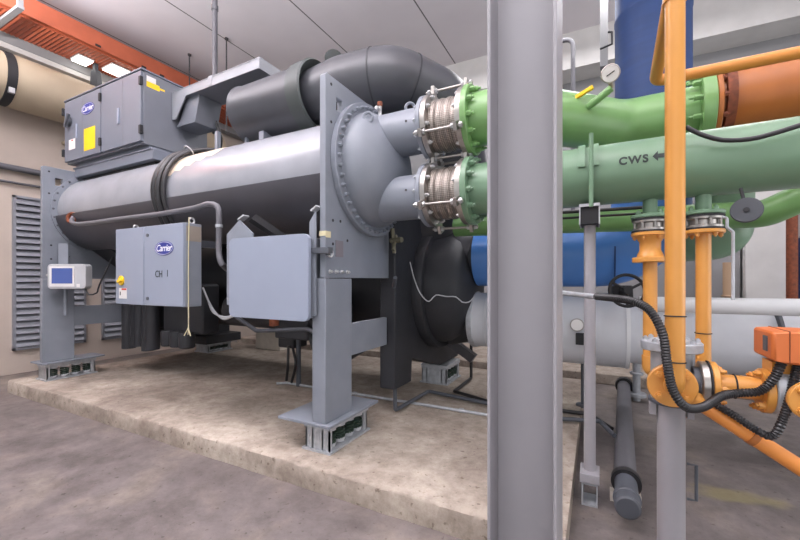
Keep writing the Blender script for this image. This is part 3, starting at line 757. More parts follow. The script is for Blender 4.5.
# ---------------------------------------------------------------- yellow riser, valve group
t = thing('yellow_riser', 'tall yellow pipe from the ceiling ending in a round bolted flange', 'pipe', (.297, 1.95, .84))
RXX, RY = .292, 1.93
obj('pipe_run', MB().tube(bend([(RXX, RY, HC), (RXX, RY, .955), (RXX, RY + .08, .945)], .06, 8), .0355, 36), 'yellow', t)
f = obj('flange', MB().disc((RXX - .002, 2.005, .948), (0, -1, 0), .091, .03, 48), 'yellow', t)
bolts(f, (RXX - .002, 1.975, .948), (0, -1, 0), .066, 4, size=.014, mat='yellow', long=.02, a0=PI / 4)
tb = MB()
for z in (1.25, 1.06): tb.torus((RXX, RY, z), (0, .05, 1), .037, .003, 24, 6)
obj('cable_tie', tb, 'dark', t)
obj('coupling', MB().cyl((RXX, RY, 2.555), (RXX, RY, 2.66), .043, n=32), 'yellow', t)
# body behind
t = thing('standpipe', 'grey steel standpipe on the floor carrying the yellow valve group', 'post', (.315, 2.13, 0))
PX, PY = .310, 2.15
obj('post', MB().cyl((PX, PY, 0), (PX, PY, .845), .055, n=40), 'column', t)
obj('collar', MB().disc((PX, PY, .83), (0, 0, 1), .09, .02, 40), 'dgrey', t)
obj('lug', MB().box(PX - .085, PX - .06, PY - .02, PY + .02, .77, .83).box(PX + .06, PX + .085, PY - .02, PY + .02, .77, .83), 'column', t)
obj('neck', MB().cyl((PX, PY, .85), (PX, PY, 1.09), .08, n=36), 'galv', t)
f = obj('top_flange', MB().disc((PX, PY, 1.075), (0, 0, 1), .12, .042, 44), 'galv', t)
bolts(f, (PX, PY, 1.117), (0, 0, 1), .1, 8, size=.011, mat='galv', long=.015)
obj('hook', MB().tube([(PX + .06, PY, .56), (PX + .095, PY, .56), (PX + .095, PY, .40), (PX + .06, PY, .40)], .007, 8), 'dgrey', t)
# branch to the right
t = thing('branch_spool', 'short yellow flanged branch between the riser flange and the orange actuator', 'pipe', (.5, 2.1, .84))
BY, BZ = 2.1, .946
obj('tee_body', MB().cyl((PX + .07, BY, BZ), (.405, BY, BZ), .07, n=36), 'dgrey', t)
obj('wafer', MB().disc((.402, BY, BZ), (1, 0, 0), .096, .03, 44), 'steel', t, 'bright steel wafer')
obj('gasket', MB().disc((.432, BY, BZ), (1, 0, 0), .1, .006, 44, b=.001), 'dark', t)
f = obj('flange', MB().disc((.438, BY, BZ), (1, 0, 0), .098, .026, 44), 'yellow', t)
bolts(f, (.464, BY, BZ), (1, 0, 0), .075, 6, size=.013, mat='yellow')
obj('pipe_run', MB().cyl((.46, BY, BZ), (.62, BY, BZ), .047, n=32), 'yellow', t)
obj('cable_tie', MB().torus((.525, BY, BZ), (1, 0, 0), .049, .0035, 28, 6), 'dark', t)
f = obj('flange', MB().disc((.607, BY, BZ - .005), (1, 0, 0), .09, .03, 44), 'yellow', t)
bolts(f, (.607, BY, BZ - .005), (-1, 0, 0), .074, 6, size=.014, mat='yellow', a0=.3)
t = thing('motor_valve', 'motorised valve with orange actuator box at the right edge', 'valve', (.72, 2.1, .84))
vb = obj('valve_body', MB().disc((.637, BY, BZ), (1, 0, 0), .094, .07, 40).cyl((.68, BY, BZ + .05), (.68, BY, 1.08), .03, n=18), 'galv', t)
bolts(vb, (.707, BY, BZ), (1, 0, 0), .07, 6, size=.012, mat='zinc')
obj('actuator_box', MB().prism([(.612, 1.085), (.665, 1.073), (.92, 1.07), (.92, 1.20), (.66, 1.20), (.612, 1.195)], 'Y', 1.99, 2.19), 'act', t, bevel=.012)
obj('cover_seam', MB().box(.662, .665, 1.987, 2.192, 1.08, 1.202).box(.72, .92, 1.987, 1.9895, 1.172, 1.175).box(.718, .721, 1.987, 1.9895, 1.08, 1.195), 'rust', t)
obj('nameplate', MB().box(.608, .613, 2.03, 2.07, 1.115, 1.175), 'dgrey', t)
obj('bracket', MB().box(.63, .72, 2.05, 2.15, 1.02, 1.07), 'yellow', t)
obj('gland', MB().cyl((.765, 1.985, 1.135), (.765, 1.94, 1.125), .022, n=16), 'hose', t)
t = thing('blind_flange', 'yellow round flange at the right edge below the orange actuator', 'flange', (.705, 1.98, .86))
f = obj('flange', MB().disc((.722, 1.985, .945), (0, -1, 0), .074, .026, 44), 'yellow', t)
bolts(f, (.722, 1.959, .945), (0, -1, 0), .052, 4, size=.012, mat='yellow', a0=PI / 4)
obj('spool', MB().cyl((.722, 1.985, .945), (.722, 2.04, .945), .05, n=28), 'galv', t)
# sloping orange drain pipe
a, b_ = at(692, 398, Y=2.04), at(835, 490, Y=2.03)
t = thing('sloping_pipe', 'orange pipe sloping down to the right under the yellow valve group', 'pipe', b_)
obj('pipe_run', MB().cyl(a, b_, .031, n=28), 'drain', t); m_ = at(753, 437, Y=2.035)
obj('coupling', MB().cyl(m_ - (b_ - a).normalized() * .012, m_ + (b_ - a).normalized() * .012, .0345, n=28), 'orange', t)
obj('elbow', MB().cyl(a - (b_ - a).normalized() * .02, a + (b_ - a).normalized() * .03, .036, n=24), 'yellow', t)
# flexible black conduits
mb = MB(); pts = [at(596, 296.5, 1.9), at(612, 298, 1.75), at(635, 302, 1.6), at(651, 312, 1.52), at(663, 335, 1.47), at(667, 362, 1.46), at(673, 390, 1.46), at(686, 407, 1.46), at(703, 407, 1.5), at(722, 396, 1.54), at(740, 393, 1.54), at(760, 391, 1.52), at(774, 378, 1.5), at(784, 358, 1.5), at(791, 347, 1.52), at(793, 342, 1.55)]
t = thing('flexible_conduit', 'black corrugated conduit looping down the yellow riser to the orange actuator', 'conduit', pts[7])
obj('hose', corrug(mb, pts, .0175), 'hose', t)
st = at(563, 293, 2.2)
obj('steel_end', MB().tube([at(540, 291, 2.4), st, at(580, 295, 2.05), at(598, 297, 1.88)], .014, 14), 'galv', t, 'straight steel conduit end')
mb = MB(); pts = [at(803, 340, 1.55), at(801, 350, 1.52), at(797, 368, 1.49), at(790, 398, 1.47), at(781, 424, 1.46), at(772, 436, 1.47), at(758, 431, 1.5), at(735, 416, 1.55), at(712, 402, 1.6), at(700, 394, 1.7)]
tag(obj('flexible_conduit', corrug(mb, pts, .0165), 'hose'), 'black corrugated conduit hanging from the actuator over the sloping orange pipe', 'conduit')
mb = MB().tube(spline([at(686, 127, Y=2.49), at(700, 134, Y=2.485), at(722, 140, Y=2.48), at(750, 139, Y=2.48), at(775, 133, Y=2.48), at(810, 122, Y=2.49)]), .012, 12)
tag(obj('black_cable', mb, 'hose'), 'black cable sagging across the sage green pipe at the right', 'cable')
mb = MB().cyl((-.45, 3.1, 1.91), (.30, 3.1, 1.90), .012, n=12).cyl((-.45, 3.14, 1.87), (.30, 3.14, 1.865), .009, n=10)
tag(obj('cable_run', mb, 'hose'), 'pair of dark cables under the sage green pipe', 'cable')

# ---------------------------------------------------------------- steel column
t = MB(); x0, x1, y0, y1 = -.358, -.118, 1.40, 1.645; ft = .014
t.prism([(x0, y0), (x0 + .0125, y0), (x0 + .0125, 1.517), (x1 - .0125, 1.517), (x1 - .0125, y0), (x1, y0), (x1, y1), (x1 - .0125, y1), (x1 - .0125, 1.529), (x0 + .0125, 1.529), (x0 + .0125, y1), (x0, y1)], 'Z', 0, HC)
tag(obj('steel_column', t, 'column', bevel=.003), 'grey steel H-section column in the foreground, full height', 'column')

# lagged floor pipe
t = thing('lagged_floor_pipe', 'dark grey lagged pipe lying on the floor right of the grey pole', 'pipe', (.2, 3.5, .06))
obj('pipe_run', MB().cyl((.165, 2.80, .135), (.30, 5.35, .135), .066, n=32), 'gpipe', t)
obj('collar', MB().ring((.170, 2.80, .135), (-.05, -1, 0), .084, .05, .05, 36).ring((.30, 5.25, .135), (.05, 1, 0), .095, .05, .1, 36), 'hose', t, 'black rubber collar')
obj('end_sleeve', MB().lathe((.166, 2.77, .135), (-.03, -1, 0), [(0, .062), (.20, .063), (.205, .072), (.225, .072), (.23, .066), (.31, .066), (.32, .055)], 36), 'dgrey', t)
obj('rest', MB().box(.08, .25, 2.76, 2.82, 0, .06), 'conc_block', t)
tag(obj('floor_valve', MB().cyl((.42, 5.2, 0), (.42, 5.2, .5), .04, n=16).disc((.42, 5.2, .05), (0, 0, 1), .1, .04, 20).cyl((.2, 5.2, .48), (.75, 5.2, .48), .035, n=14).disc((.42, 5.2, .3), (0, 0, 1), .07, .03, 20), 'galv'), 'small floor valve under the big white pipe behind the standpipe', 'valve')

# ================================================================== EVAPORATOR
t = ev = thing('evaporator', 'black lagged evaporator vessel with round end behind the grey condenser', 'chiller', (-3.7, EY, .36))
obj('shell', MB().cyl((-6.1, EY, EZ), (-1.7, EY, EZ), .60, n=80), 'black', t)
obj('tube_sheet', MB().prism([(3.05, .40), (3.40, .40), (3.42, .62), (4.2, .40), (4.85, .40), (4.85, 2.0), (4.6, 2.15), (3.3, 2.15), (3.05, 2.0)], 'X', -1.78, -1.62), 'black', t, bevel=.012)
obj('tube_sheet', MB().prism([(3.4, .42), (4.85, .42), (4.85, 2.1), (3.3, 2.1), (3.3, .8)], 'X', -6.2, -6.05), 'black', t, bevel=.012)
obj('head_flange', MB().lathe((-1.63, EY, EZ), (1, 0, 0), [(0, .655), (.012, .665), (.10, .665), (.115, .655)], 72), 'black', t)
obj('head', MB().lathe((-1.53, EY, EZ), (1, 0, 0), [(0, .60), (.04, .60), (.16, .585), (.27, .53), (.35, .42), (.39, .28), (.40, 0)], 72), 'black', t)
for z in (1.64, .98):
    obj('nozzle', MB().lathe((-1.42, EY, z), (1, 0, 0), [(0, .30), (.18, .255), (.26, .255), (.27, .28), (.30, .28)], 48), 'black', t)
obj('gusset', MB().obox((-1.36, 4.2, .60), (1, .2, -.7), (0, 1, 0), .16, .05, .05), 'jacket', t)
isolator(-1.90, -1.58, 4.28, 4.75, .15, .38, 'steel isolator under the black evaporator end')
obj('foot', MB().box(-6.4, -5.75, 4.15, 4.85, .32, .46), 'black', ev, bevel=.01)
isolator(-6.22, -5.9, 4.3, 4.75, .15, .32, 'steel isolator under the far end of the black evaporator')
# chain
ch = [at(410, 262, Y=3.33), at(414, 278, Y=3.32), at(420, 293, Y=3.33), at(427, 301, Y=3.35), at(431, 300, Y=3.36), at(436, 295, Y=3.40), at(446, 296.5, Y=3.45), at(456, 297, Y=3.47), at(462, 302, Y=3.50), at(469, 302, Y=3.56), at(474, 297, Y=3.64)]
tag(obj('hanging_wire', MB().tube(spline(ch, .03), .006, 8), 'ivory'), 'pale thin wire looped across the black evaporator end', 'wire')

# suction pipe
t = thing('suction_pipe', 'thick dark lagged pipe curving over the top of the chiller', 'pipe', (-2.9, 2.85, 2.7))
path = bend([(-2.60, 2.85, 3.126), (-2.36, 2.85, 3.126), (-2.2, 2.85, 3.13), (-2.04, 2.855, 3.14), (-1.60, 2.95, 3.165), (-1.24, 3.40, 3.04), (-1.24, 3.75, 2.46), (-1.85, 3.95, 1.8)], .37, 12)
obj('pipe_run', MB().tube(path, .275, 56, rad=[min(.277, .232 + .075 * max(0, p.x + 2.5)) for p in path]), 'bpipe', t)
obj('end_section', MB().lathe((-3.27, 2.85, 3.126), (1, 0, 0), [(0, .27), (.025, .293), (.05, .281), (.77, .297), (.82, .297)], 56), 'bpipe', t)
obj('collar', MB().lathe((-2.47, 2.85, 3.126), (1, 0, 0), [(0, .298), (.015, .319), (.165, .326), (.18, .313), (.10, .236)], 56, False), 'collar', t, 'green black lagging collar')
sm = MB()
ii = [min(range(1, len(path) - 1), key=lambda i: (path[i] - Vector(q)).length) for q in ((-1.78, 2.91, 3.155), (-1.44, 3.15, 3.11), (-1.26, 3.37, 3.05))]
for i in ii: sm.ring(path[i], path[i + 1] - path[i - 1], .2805, .26, .013, 56)
obj('seam', sm, 'black', t)
obj('stand', MB().box(-2.95, -2.89, 2.7, 3.0, 2.70, 2.86), 'grey', t)
p = at(335, 57, Y=4.3)
tag(obj('pipe_stub', MB().cyl((p.x, 4.3, 3.4), (p.x, 4.3, p.z - .10), .1, n=30).disc((p.x, 4.27, p.z - .05), (.5, -.8, .1), .12, .05, 30), 'collar'), 'short dark green stub behind the curved dark pipe', 'pipe')
# compressor body behind, mostly hidden
t = thing('compressor', 'dark compressor casing behind the condenser beneath the curved pipe', 'compressor', (-4.2, 3.75, 1.9))
obj('casing', MB().lathe((-5.2, 3.8, 2.75), (1, 0, 0), [(0, .2), (.05, .38), (.6, .42), (.7, .34), (1.2, .34), (1.28, .3), (1.3, .1)], 48), 'dgrey', t)
obj('mount', MB().box(-5.0, -4.4, 3.55, 4.1, 1.88, 2.45), 'black', t)

# ================================================================== STARTER CABINET
BX0, BX1, BYF, BYB, BZ0, BZ1 = -6.12, -4.41, 2.40, 3.20, 2.90, 3.70
t = thing('starter_cabinet', 'grey starter cabinet with blue oval logo on top of the condenser', 'electrical cabinet', (-5.25, 2.8, 2.6))
obj('body', MB().box(BX0, BX1, BYF + .03, BYB, BZ0, BZ1), 'cabdark', t, bevel=.006)
obj('roof_lip', MB().box(BX0 - .01, BX1 + .012, BYF - .005, BYB + .01, BZ1 - .002, BZ1 + .018), 'cab', t, bevel=.004)
pd = MB().box(-6.0, -4.29, 2.46, 3.18, 2.725, 2.835).box(-6.02, -4.31, 2.45, 3.19, 2.83, 2.848).box(-6.03, -4.42, 2.49, 3.2, 2.845, 2.905)
obj('pedestal', pd, 'cab', t, bevel=.004)
ds = [(-6.115, -5.245), (-5.225, -4.415)]
for k, (a, b_) in enumerate(ds):
    d = obj('door', MB().box(a, b_, BYF, BYF + .03, BZ0 + .02, BZ1 - .012), 'cab', t, bevel=.005)
    fx = a + .46
    obj('fold', MB().box(fx - .004, fx + .004, BYF - .0015, BYF, BZ0 + .03, BZ1 - .02), 'cabdark', d)
    for z in (3.04, 3.57): obj('hinge', MB().box(b_ - .005, b_ + .03, BYF - .02, BYF + .01, z - .045, z + .045), 'dark', d)
    hx = a + .30 if k == 0 else a + .36
    obj('pull', MB().box(hx, hx + .035, BYF - .012, BYF, 3.18, 3.36), 'panel', d, bevel=.004)
    if k == 0:
        for z in (3.04, 3.57): obj('hinge', MB().box(a - .03, a + .005, BYF - .02, BYF + .01, z - .045, z + .045), 'dark', d)
        h = obj('switch_handle', MB().cyl((-5.98, BYF, 3.42), (-5.98, BYF - .03, 3.42), .06, n=24).obox((-5.96, BYF - .04, 3.42), (.6, 0, 1), (0, 1, 0), .09, .014, .02), 'dgrey', d, bevel=.003)
        obj('yellow_sticker', MB().box(-5.62, -5.36, BYF - .002, BYF, 2.99, 3.26), 'sticker_y', d)
        s = obj('white_sticker', MB().box(-6.0, -5.84, BYF - .002, BYF, 3.06, 3.19), 'sticker_w', d)
        obj('red_mark', MB().box(-5.93, -5.89, BYF - .003, BYF - .002, 3.165, 3.18), 'red', s)
def logo(parent, cx, yf, cz, hx):
    l = obj('logo', oval(MB(), (cx, yf, cz), hx, hx * .47, .003), 'logo', parent, 'blue oval logo')
    r = MB(); n = 48
    r.tube([(cx + hx * .93 * math.cos(2 * PI * i / n), yf - .0035, cz + hx * .41 * math.sin(2 * PI * i / n)) for i in range(n)], hx * .012, 6, True)
    obj('logo_outline', r, 'wprint', l)
    text('logo_lettering', 'Carrier', hx * .62, 'wprint', l, (cx, yf - .004, cz - hx * .0), FRONT, shear=.25, space=.9, extr=.0005, bold=hx * .008)
logo(t, -5.53, BYF - .001, 3.50, .150)
st = obj('warning_sticker', MB().box(BX1, BX1 + .002, 2.46, 2.60, 3.54, 3.60).box(BX1, BX1 + .002, 2.60, 2.66, 3.56, 3.58), 'sticker_y', t, 'yellow warning sticker')
obj('sticker_top', MB().box(BX1, BX1 + .0025, 2.46, 2.56, 3.60, 3.66), 'sticker_w', st)

# sheet metal trough
t = thing('cable_trough', 'folded sheet metal trough sloping out of the starter cabinet side', 'cable trough', (-3.7, 2.9, 3.2))
tr = MB()
ya, yb = 2.74, 3.10
tr.prism([(-4.40, 3.575), (-3.0, 3.615), (-3.0, 3.63), (-4.40, 3.592)], 'Y', ya, yb)
tr.prism([(-4.40, 3.27), (-4.40, 3.585), (-3.0, 3.622), (-3.0, 3.52), (-4.15, 3.50), (-4.33, 3.27)], 'Y', ya, ya + .012)
tr.prism([(-4.40, 3.27), (-4.40, 3.585), (-3.0, 3.622), (-3.0, 3.52), (-4.15, 3.50), (-4.33, 3.27)], 'Y', yb - .012, yb)
obj('trough_body', tr, 'trough', t, smooth=False)
obj('end_plate', MB().box(-3.0, -2.988, ya, yb, 3.515, 3.632), 'trough', t)
obj('under_cover', MB().prism([(-4.15, 3.515), (-3.0, 3.535), (-3.0, 3.52), (-4.15, 3.50)], 'Y', ya + .012, yb - .012), 'cabdark', t)
obj('down_duct', MB().prism([(-4.40, 3.20), (-4.06, 3.20), (-3.98, 3.50), (-4.22, 3.50), (-4.33, 3.27)], 'Y', ya + .05, yb - .02), 'cabdark', t, bevel=.004)
obj('joint_strip', MB().box(-3.76, -3.70, ya - .004, ya, 3.52, 3.62), 'trough', t)
tag(obj('feed_cable', MB().tube(spline([(-4.05, 3.05, 3.3), (-4.0, 3.08, 3.1), (-4.06, 3.1, 2.95), (-4.1, 3.05, 2.75)]), .02, 10), 'hose'), 'black feed cable dropping from the sheet metal trough', 'cable')

# hoses over the shell
for k, (dx, rr, r, lab) in enumerate(((-.085, .495, .03, 'thick black hose strapped over the condenser, leftmost of three'), (-.015, .495, .03, 'thick black hose strapped over the condenser, middle of three'), (.06, .49, .022, 'thinner black hose strapped over the condenser, rightmost of three'))):
    pts = []
    for i in range(22):
        a = math.radians(62 + i * 7.0); q = i / 21
        X = -3.80 + dx + .42 * max(0, 1 - q * 2.1) ** 1.5
        pts.append((X, CY + rr * math.cos(a), CZ + rr * math.sin(a)))
    pts.append((-3.80 + dx, pts[-1][1] + .06, pts[-1][2] - .12))
    tag(obj('black_hose', MB().tube(pts, r, 14), 'hose'), lab, 'hose', 'black hoses over the condenser')
tag(obj('hose_tie', MB().torus((-3.72, 2.49, 2.715), (.1, .75, .6), .062, .006, 24, 8), 'ivory'), 'pale tie round the bundle of black hoses', 'tie')
# grey pipe along the front
g = lambda u, v, y=2.18: at(u, v, Y=y)
pts = [g(74, 216, 2.30), g(72, 222, 2.2), g(82, 224, 2.2), g(120, 219), g(160, 214), g(195, 208), g(208, 204), g(217, 206), g(219, 214), g(219, 235), g(219, 255), g(222, 264), g(227, 269, 2.28)]
t = thing('bypass_pipe', 'grey hose along the front of the condenser that bends down', 'hose', pts[6])
obj('hose', MB().tube(spline(pts, .05), .024, 14), 'gpipe', t); c = g(219, 226)
obj('clamp', MB().cyl(c + Vector((0, 0, -.012)), c + Vector((0, 0, .012)), .031, n=16), 'galv', t)
c = g(72, 218, 2.26); obj('end_fitting', MB().torus(c, (.4, -1, .1), .055, .02, 20, 8).cyl(c + Vector((-.12, .03, .0)), c, .022, n=12), 'rust', t)

# ================================================================== CONTROL PANEL
PX0, PX1, PYF, PYB, PZ0, PZ1 = -4.09, -3.065, 2.0, 2.17, 1.17, 1.885
t = thing('control_panel', 'pale grey wall-style control panel with two doors and a blue oval logo', 'electrical panel', (-3.56, 2.1, PZ0))
obj('body', MB().box(PX0, PX1, PYF + .025, PYB, PZ0, PZ1), 'grey', t, bevel=.006)
obj('support_bracket', MB().box(-3.9, -3.84, PYB, 2.4, 1.7, 1.76).box(-3.25, -3.19, PYB, 2.4, 1.7, 1.76), 'dgrey', t)
dl = obj('door', MB().box(PX0, -3.632, PYF, PYF + .025, PZ0 + .004, PZ1 - .004), 'panel', t, bevel=.004)
dr = obj('door', MB().box(-3.624, PX1, PYF, PYF + .025, PZ0 + .004, PZ1 - .004), 'panel', t, bevel=.004)
kn = obj('rotary_switch', MB().cyl((-3.985, PYF, 1.395), (-3.985, PYF - .012, 1.395), .046, n=28).obox((-3.985, PYF - .018, 1.395), (1, 0, .3), (0, 1, 0), .036, .01, .014), 'sticker_y', dl, bevel=.003)
s = obj('rating_label', MB().box(-4.03, -3.90, PYF - .0015, PYF, 1.225, 1.325), 'sticker_w', dl, 'white label with red heading')
obj('label_heading', MB().box(-3.985, -3.905, PYF - .0025, PYF - .0015, 1.305, 1.322), 'red', s)
obj('label_print', MB().box(-4.015, -4.0, PYF - .0025, PYF - .0015, 1.255, 1.29), 'ink', s)
for z in (1.80, 1.235): obj('lock', MB().cyl((-3.565, PYF, z), (-3.565, PYF - .008, z), .015, n=16), 'dgrey', dr)
logo(dr, -3.325, PYF - .001, 1.675, .132)
text('lettering', 'CH', .085, 'ink', dr, (-3.40, PYF - .0015, 1.45), FRONT, sx=.9, extr=.0005)
text('lettering', '1', .085, 'ink', dr, (-3.275, PYF - .0015, 1.455), FRONT, sx=.9, extr=.0005)
e = obj('eye_bolt', MB().torus((PX1 - .02, 2.09, PZ1 + .022), (1, 0, 0), .024, .008, 16, 8), 'zinc', t); obj('eye_bolt', MB().torus((PX0 + .17, 2.09, PZ1 + .018), (1, 0, 0), .02, .008, 16, 8), 'zinc', t)
obj('side_sticker', MB().box(PX1, PX1 + .002, 2.03, 2.165, 1.73, 1.86), 'tag_tan', t, 'tan sticker on the side')
tag(obj('tied_cord', MB().tube(spline([(PX1 + .012, 2.045, 1.93), (PX1 + .012, 2.04, 1.6), (PX1 + .012, 2.04, 1.2), (PX1 + .012, 2.04, .98), (PX1 + .004, 2.04, .94)]), .0045, 8).tube([(PX1 + .012, 2.04, 1.0), (PX1 - .03, 2.03, .93)], .0045, 8).tube([(PX1 + .012, 2.04, .99), (PX1 + .04, 2.04, .93)], .0045, 8), 'cord'), 'cream cord hanging down the corner of the control panel', 'cord')

# silver cover panel
t = thing('junction_cover', 'blank silver cover panel with rounded corners on gabled brackets', 'cover panel', (-2.15, 2.12, 1.11))
obj('cover', MB().prism(rrect(-2.56, -1.762, 1.112, 1.722, .045), 'Y', 2.045, 2.075), 'panel', t, bevel=.004)
obj('box', MB().box(-2.54, -1.78, 2.075, 2.30, 1.13, 1.70), 'cabdark', t, bevel=.006)
gs = MB()
gs.prism([(-2.655, 1.2), (-2.36, 1.2), (-2.36, 1.76), (-2.51, 1.875), (-2.655, 1.77)], 'Y', 2.10, 2.112)
obj('gable_bracket', gs, 'grey', t); obj('gable_bracket', MB().prism([(-1.80, 1.15), (-1.745, 1.15), (-1.745, 1.88), (-1.80, 1.81)], 'Y', 2.10, 2.112), 'grey', t)
obj('tab', MB().obox((-2.50, 2.13, 1.895), (1, 0, .5), (0, 1, 0), .035, .03, .006).obox((-1.765, 2.13, 1.905), (1, 0, .6), (0, 1, 0), .03, .03, .006), 'ivory', t)
obj('strut', MB().obox((-2.34, 2.32, 1.78), (.4, .7, -.5), (0, 1, 1), .22, .03, .03), 'dark', t)
mb = MB()
for k in range(3): mb.tube(spline([g(203, 288, 2.4 + k * .02), g(208, 300, 2.38), g(213 + k, 312, 2.36), g(224, 317 + k, 2.3), g(236, 315, 2.2)]), .009, 8)
tag(obj('grey_wires', mb, 'ivory'), 'pale wires drooping between the control panel and the silver cover', 'wire')

# display terminal
dcx = at(70.5, 276.5, 4.62); fd = Vector((.45, -.89, 0)).normalized(); sx = Vector((.89, .45, 0)).normalized()
t = thing('display_terminal', 'ivory operator display with blue screen on the far left leg', 'display', (dcx.x, dcx.y, dcx.z - .17))
up = Vector((0, 0, 1))
hs = []
for (x, z) in rrect(-.255, .21, -.15, .15, .045): hs.append((x, z))
def slab(poly, d0, d1):
    mb = MB(); n = len(poly)
    vs = [dcx + sx * x + up * z + fd * d0 for x, z in poly] + [dcx + sx * x + up * z + fd * d1 for x, z in poly]
    mb.add(vs, [tuple(range(n)), tuple(range(2 * n - 1, n - 1, -1))] + [(i, (i + 1) % n, n + (i + 1) % n, n + i) for i in range(n)]); return mb
obj('housing', slab(hs, -.07, .03), 'ivory', t, bevel=.006)
obj('bezel', slab([(-.225, -.122), (.075, -.122), (.075, .122), (-.225, .122)], .03, .037), 'sticker_w', t)
obj('screen', slab([(-.195, -.085), (.055, -.085), (.055, .10), (-.195, .10)], .037, .039), 'screen', t, 'dark blue screen')
obj('badge', slab([(.10, -.13), (.14, -.13), (.14, -.09), (.10, -.09)], .03, .032), 'sticker_w', t)
obj('arm', MB().obox(dcx - fd * .1 + up * .2 - sx * .17, sx, fd, .06, .01, .21), 'grey', t); obj('arm_pole', MB().cyl(dcx - fd * .1 - sx * .15, dcx - fd * .1 - sx * .15 - up * .48, .018, n=12), 'grey', t)
tag(obj('display_cable', MB().tube(spline([dcx + sx * .16 - up * .15 - fd * .03, dcx + sx * .2 - up * .22 - fd * .03, dcx + sx * .28 - up * .2 - fd * .05, dcx + sx * .29 - up * .10 - fd * .08, dcx + sx * .36 + up * .25 - fd * .2]), .009, 8), 'hose'), 'thin black cable looping behind the display terminal', 'cable')

# ================================================================== BLACK LAGGED ITEMS UNDER THE SHELL
t = thing('lagged_sump', 'black lagged block with vertical folds hanging beneath the control panel', 'tank', (-5.6, 3.0, .42))
sm = MB()
for i in range(5): sm.cyl((-5.80 + i * .14, 3.0 + .03 * (i % 2), .45 + .03 * (i % 3)), (-5.80 + i * .14, 3.0 + .03 * (i % 2), 1.5), .085, n=20)
obj('folds', sm, 'black', t); obj('neck', MB().prism([(2.62, 1.80), (3.6, 1.05), (3.7, 2.3), (2.7, 2.3)], 'X', -5.95, -5.5), 'black', t); obj('core', MB().box(-5.95, -5.25, 3.02, 3.7, .75, 1.6), 'black', t, bevel=.03)
t = thing('lagged_float_chamber', 'row of short black lagged cylinders beneath the control panel corner', 'chamber', (-4.75, 3.0, .52))
for i in range(3): obj('cylinder', MB().lathe((-4.92 + i * .185, 3.02, .55), (0, 0, 1), [(0, .08), (.015, .093), (.18, .093), (.2, .085)], 24), 'black', t)
obj('cradle', MB().box(-5.1, -4.3, 3.05, 3.3, .72, 1.35), 'black', t, bevel=.03)
t = thing('oil_pump', 'black oil pump assembly with pipes between condenser and evaporator', 'pump', (-3.3, 3.2, .6))
obj('body', MB().cyl((-3.9, 3.2, 1.05), (-2.3, 3.2, 1.05), .2, n=32), 'black', t, bevel=.02)
obj('block', MB().box(-3.05, -2.6, 3.0, 3.4, .78, 1.0), 'black', t, bevel=.02)
obj('copper_fitting', MB().cyl((-2.95, 2.9, .93), (-2.95, 2.9, 1.0), .05, n=14), 'rust', t, 'copper coloured fitting')
obj('oil_line', MB().tube(bend([(-3.6, 2.95, 1.0), (-3.2, 2.9, .86), (-2.5, 2.9, .92), (-2.2, 2.9, .8)], .1), .022, 10), 'dgrey', t)
obj('oil_line', MB().tube(bend([(-2.75, 3.05, 1.1), (-2.5, 3.05, .62), (-2.1, 3.05, .66), (-1.9, 3.05, .78)], .1), .028, 10), 'hose', t)
t = thing('valve_stand', 'black valve box on a thin post under the silver cover panel', 'stand', (-3.15, 3.45, .15))
obj('box', MB().box(-3.45, -3.2, 3.45, 3.7, .58, .92), 'black', t, bevel=.02)
obj('post', MB().cyl((-3.12, 3.45, .15), (-3.12, 3.45, .9), .028, n=14), 'dgrey', t)
obj('hose', MB().tube(spline([(-3.25, 3.42, .62), (-3.24, 3.4, .4), (-3.28, 3.42, .2)]), .016, 10).tube(spline([(-3.18, 3.42, .6), (-3.1, 3.38, .42), (-3.2, 3.42, .19)]), .016, 10), 'hose', t)
tag(obj('concrete_block', MB().box(-5.55, -4.95, 5.0, 5.25, .15, .48), 'conc_block', bevel=.01), 'pale concrete block on the plinth behind the chiller', 'block')
# pipework lying on the plinth
tag(obj('steel_conduit', MB().tube(bend([(-3.38, 3.36, .17), (-3.30, 3.45, .165), (-.3, 3.47, .165)], .03), .0145, 12).cyl((-1.15, 3.47, .165), (-1.11, 3.47, .165), .022, n=12).cyl((-2.35, 3.458, .165), (-2.31, 3.458, .165), .022, n=12), 'galv'), 'thin steel conduit lying along the plinth', 'conduit')
tag(obj('dark_drain_pipe', MB().tube(bend([(-1.58, 2.98, 1.42), (-1.66, 3.10, 1.3), (-1.66, 3.13, .19), (-1.62, 3.83, .19), (-.257, 3.60, .19), (.03, 3.69, .19), (.13, 3.45, .17)], .03, 8), .0185, 14), 'dgrey'), 'dark grey drain pipe down beside the black end plate and over the plinth', 'pipe')
tag(obj('black_drain_pipe', MB().tube(bend([(-1.38, 4.62, .95), (-1.38, 4.62, .18), (-1.38, 3.98, .18), (-.94, 3.80, .18), (-.05, 3.87, .18), (.12, 3.66, .15)], .03, 8), .018, 14), 'hose'), 'black drain pipe from the evaporator end across the plinth', 'pipe')

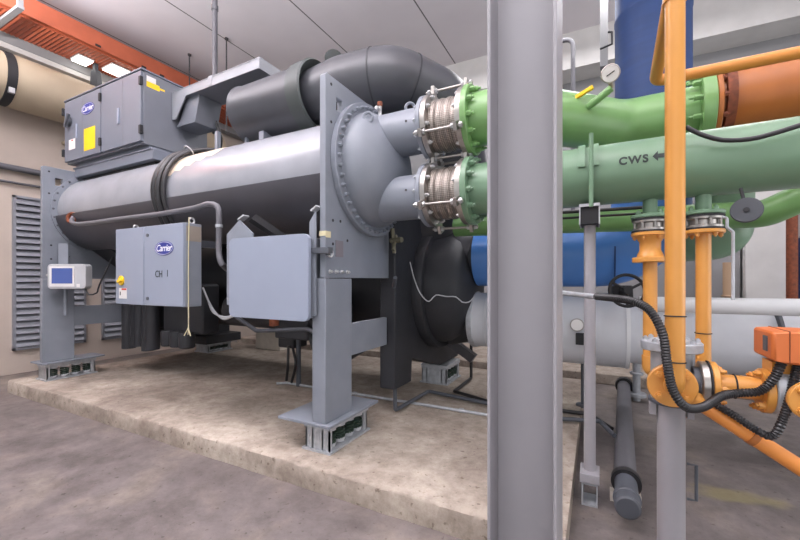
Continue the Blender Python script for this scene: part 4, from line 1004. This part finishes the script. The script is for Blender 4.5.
# back-wall strut and conduit seen over the green pipe
p = at(604, 30, Y=5.6)
t = thing('hanging_strut', 'grey hanging strut with black wire bracket left of the navy riser', 'strut', (p.x, 5.6, 4.1))
obj('strut', MB().box(p.x - .045, p.x + .045, 5.55, 5.65, 4.15, HC), 'wallgrey', t)
a = [at(608, 32, Y=5.5), at(612, 32, Y=5.5), at(612, 44, Y=5.5), at(600, 49, Y=5.5)]
obj('wire_bracket', MB().tube(a, .014, 8), 'dark', t)
p = at(568, 50, Y=5.9)
tag(obj('hooked_conduit', MB().tube(bend([(p.x - .9, 5.9, at(570, 39, Y=5.9).z), (at(573, 39, Y=5.9).x, 5.9, at(570, 39, Y=5.9).z), (at(573, 39, Y=5.9).x, 5.9, 2.2), (at(573, 39, Y=5.9).x, 7.41, 2.2)], .12), .03, 12), 'gpipe'), 'grey conduit hooking down beside the steel column', 'conduit')

# ================================================================== LIGHT
def area(name, loc, sx, sy, power, rot=(0, 0, 0), col=(.99, .97, 1)):
    l = bpy.data.lights.new(name, 'AREA'); l.shape = 'RECTANGLE'; l.size = sx; l.size_y = sy; l.energy = power; l.color = col
    o = bpy.data.objects.new(name, l); COL.objects.link(o); o.location = loc; o.rotation_euler = rot; return o
UP = (PI, 0, 0)
area('front_fill', (.6, -2.6, 2.3), 6.0, 2.6, 50, (PI / 2, 0, 0), (.95, .96, 1))  # added area fill behind the camera, evens out the frontal light
area('side_fill', (4.8, 2.4, 1.5), 4.0, 2.4, 80, (PI / 2, 0, PI / 2), (.97, .97, 1))  # added area fill from the right, lifts the floor and pipes there
area('fluorescent_row', (.6, 5.4, 5.2), 3.0, .3, 70)
area('fluorescent_row', (-2.8, .6, 5.0), 6.0, .3, 60)
area('fluorescent_row', (-6.3, .6, 5.2), .3, 2.4, 40)
area('fluorescent_row', (-.4, -.5, 4.3), 5.0, .3, 75)
area('fluorescent_row', (2.8, 2.6, 5.0), .3, 3.5, 40)
area('fluorescent_row', (-2.0, 6.0, 5.2), 6.0, .3, 80)
area('ceiling_fill', (-3.2, .6, 4.3), 8.0, .3, 900, UP)  # added upward fill that brightens the ceiling, no fixture behind it
area('ceiling_fill', (1.8, 1.0, 4.0), .3, 4, 150, UP)  # second added ceiling fill, towards the right
wd = bpy.data.worlds.new('world'); SC.world = wd; wd.use_nodes = True
bg = wd.node_tree.nodes['Background']; bg.inputs[0].default_value = (.94, .95, 1.0, 1); bg.inputs[1].default_value = .8
SC.view_settings.view_transform = 'Standard'; SC.view_settings.look = 'None'; SC.view_settings.gamma = 1; SC.view_settings.exposure = -0.12
SC.view_settings.use_curve_mapping = False
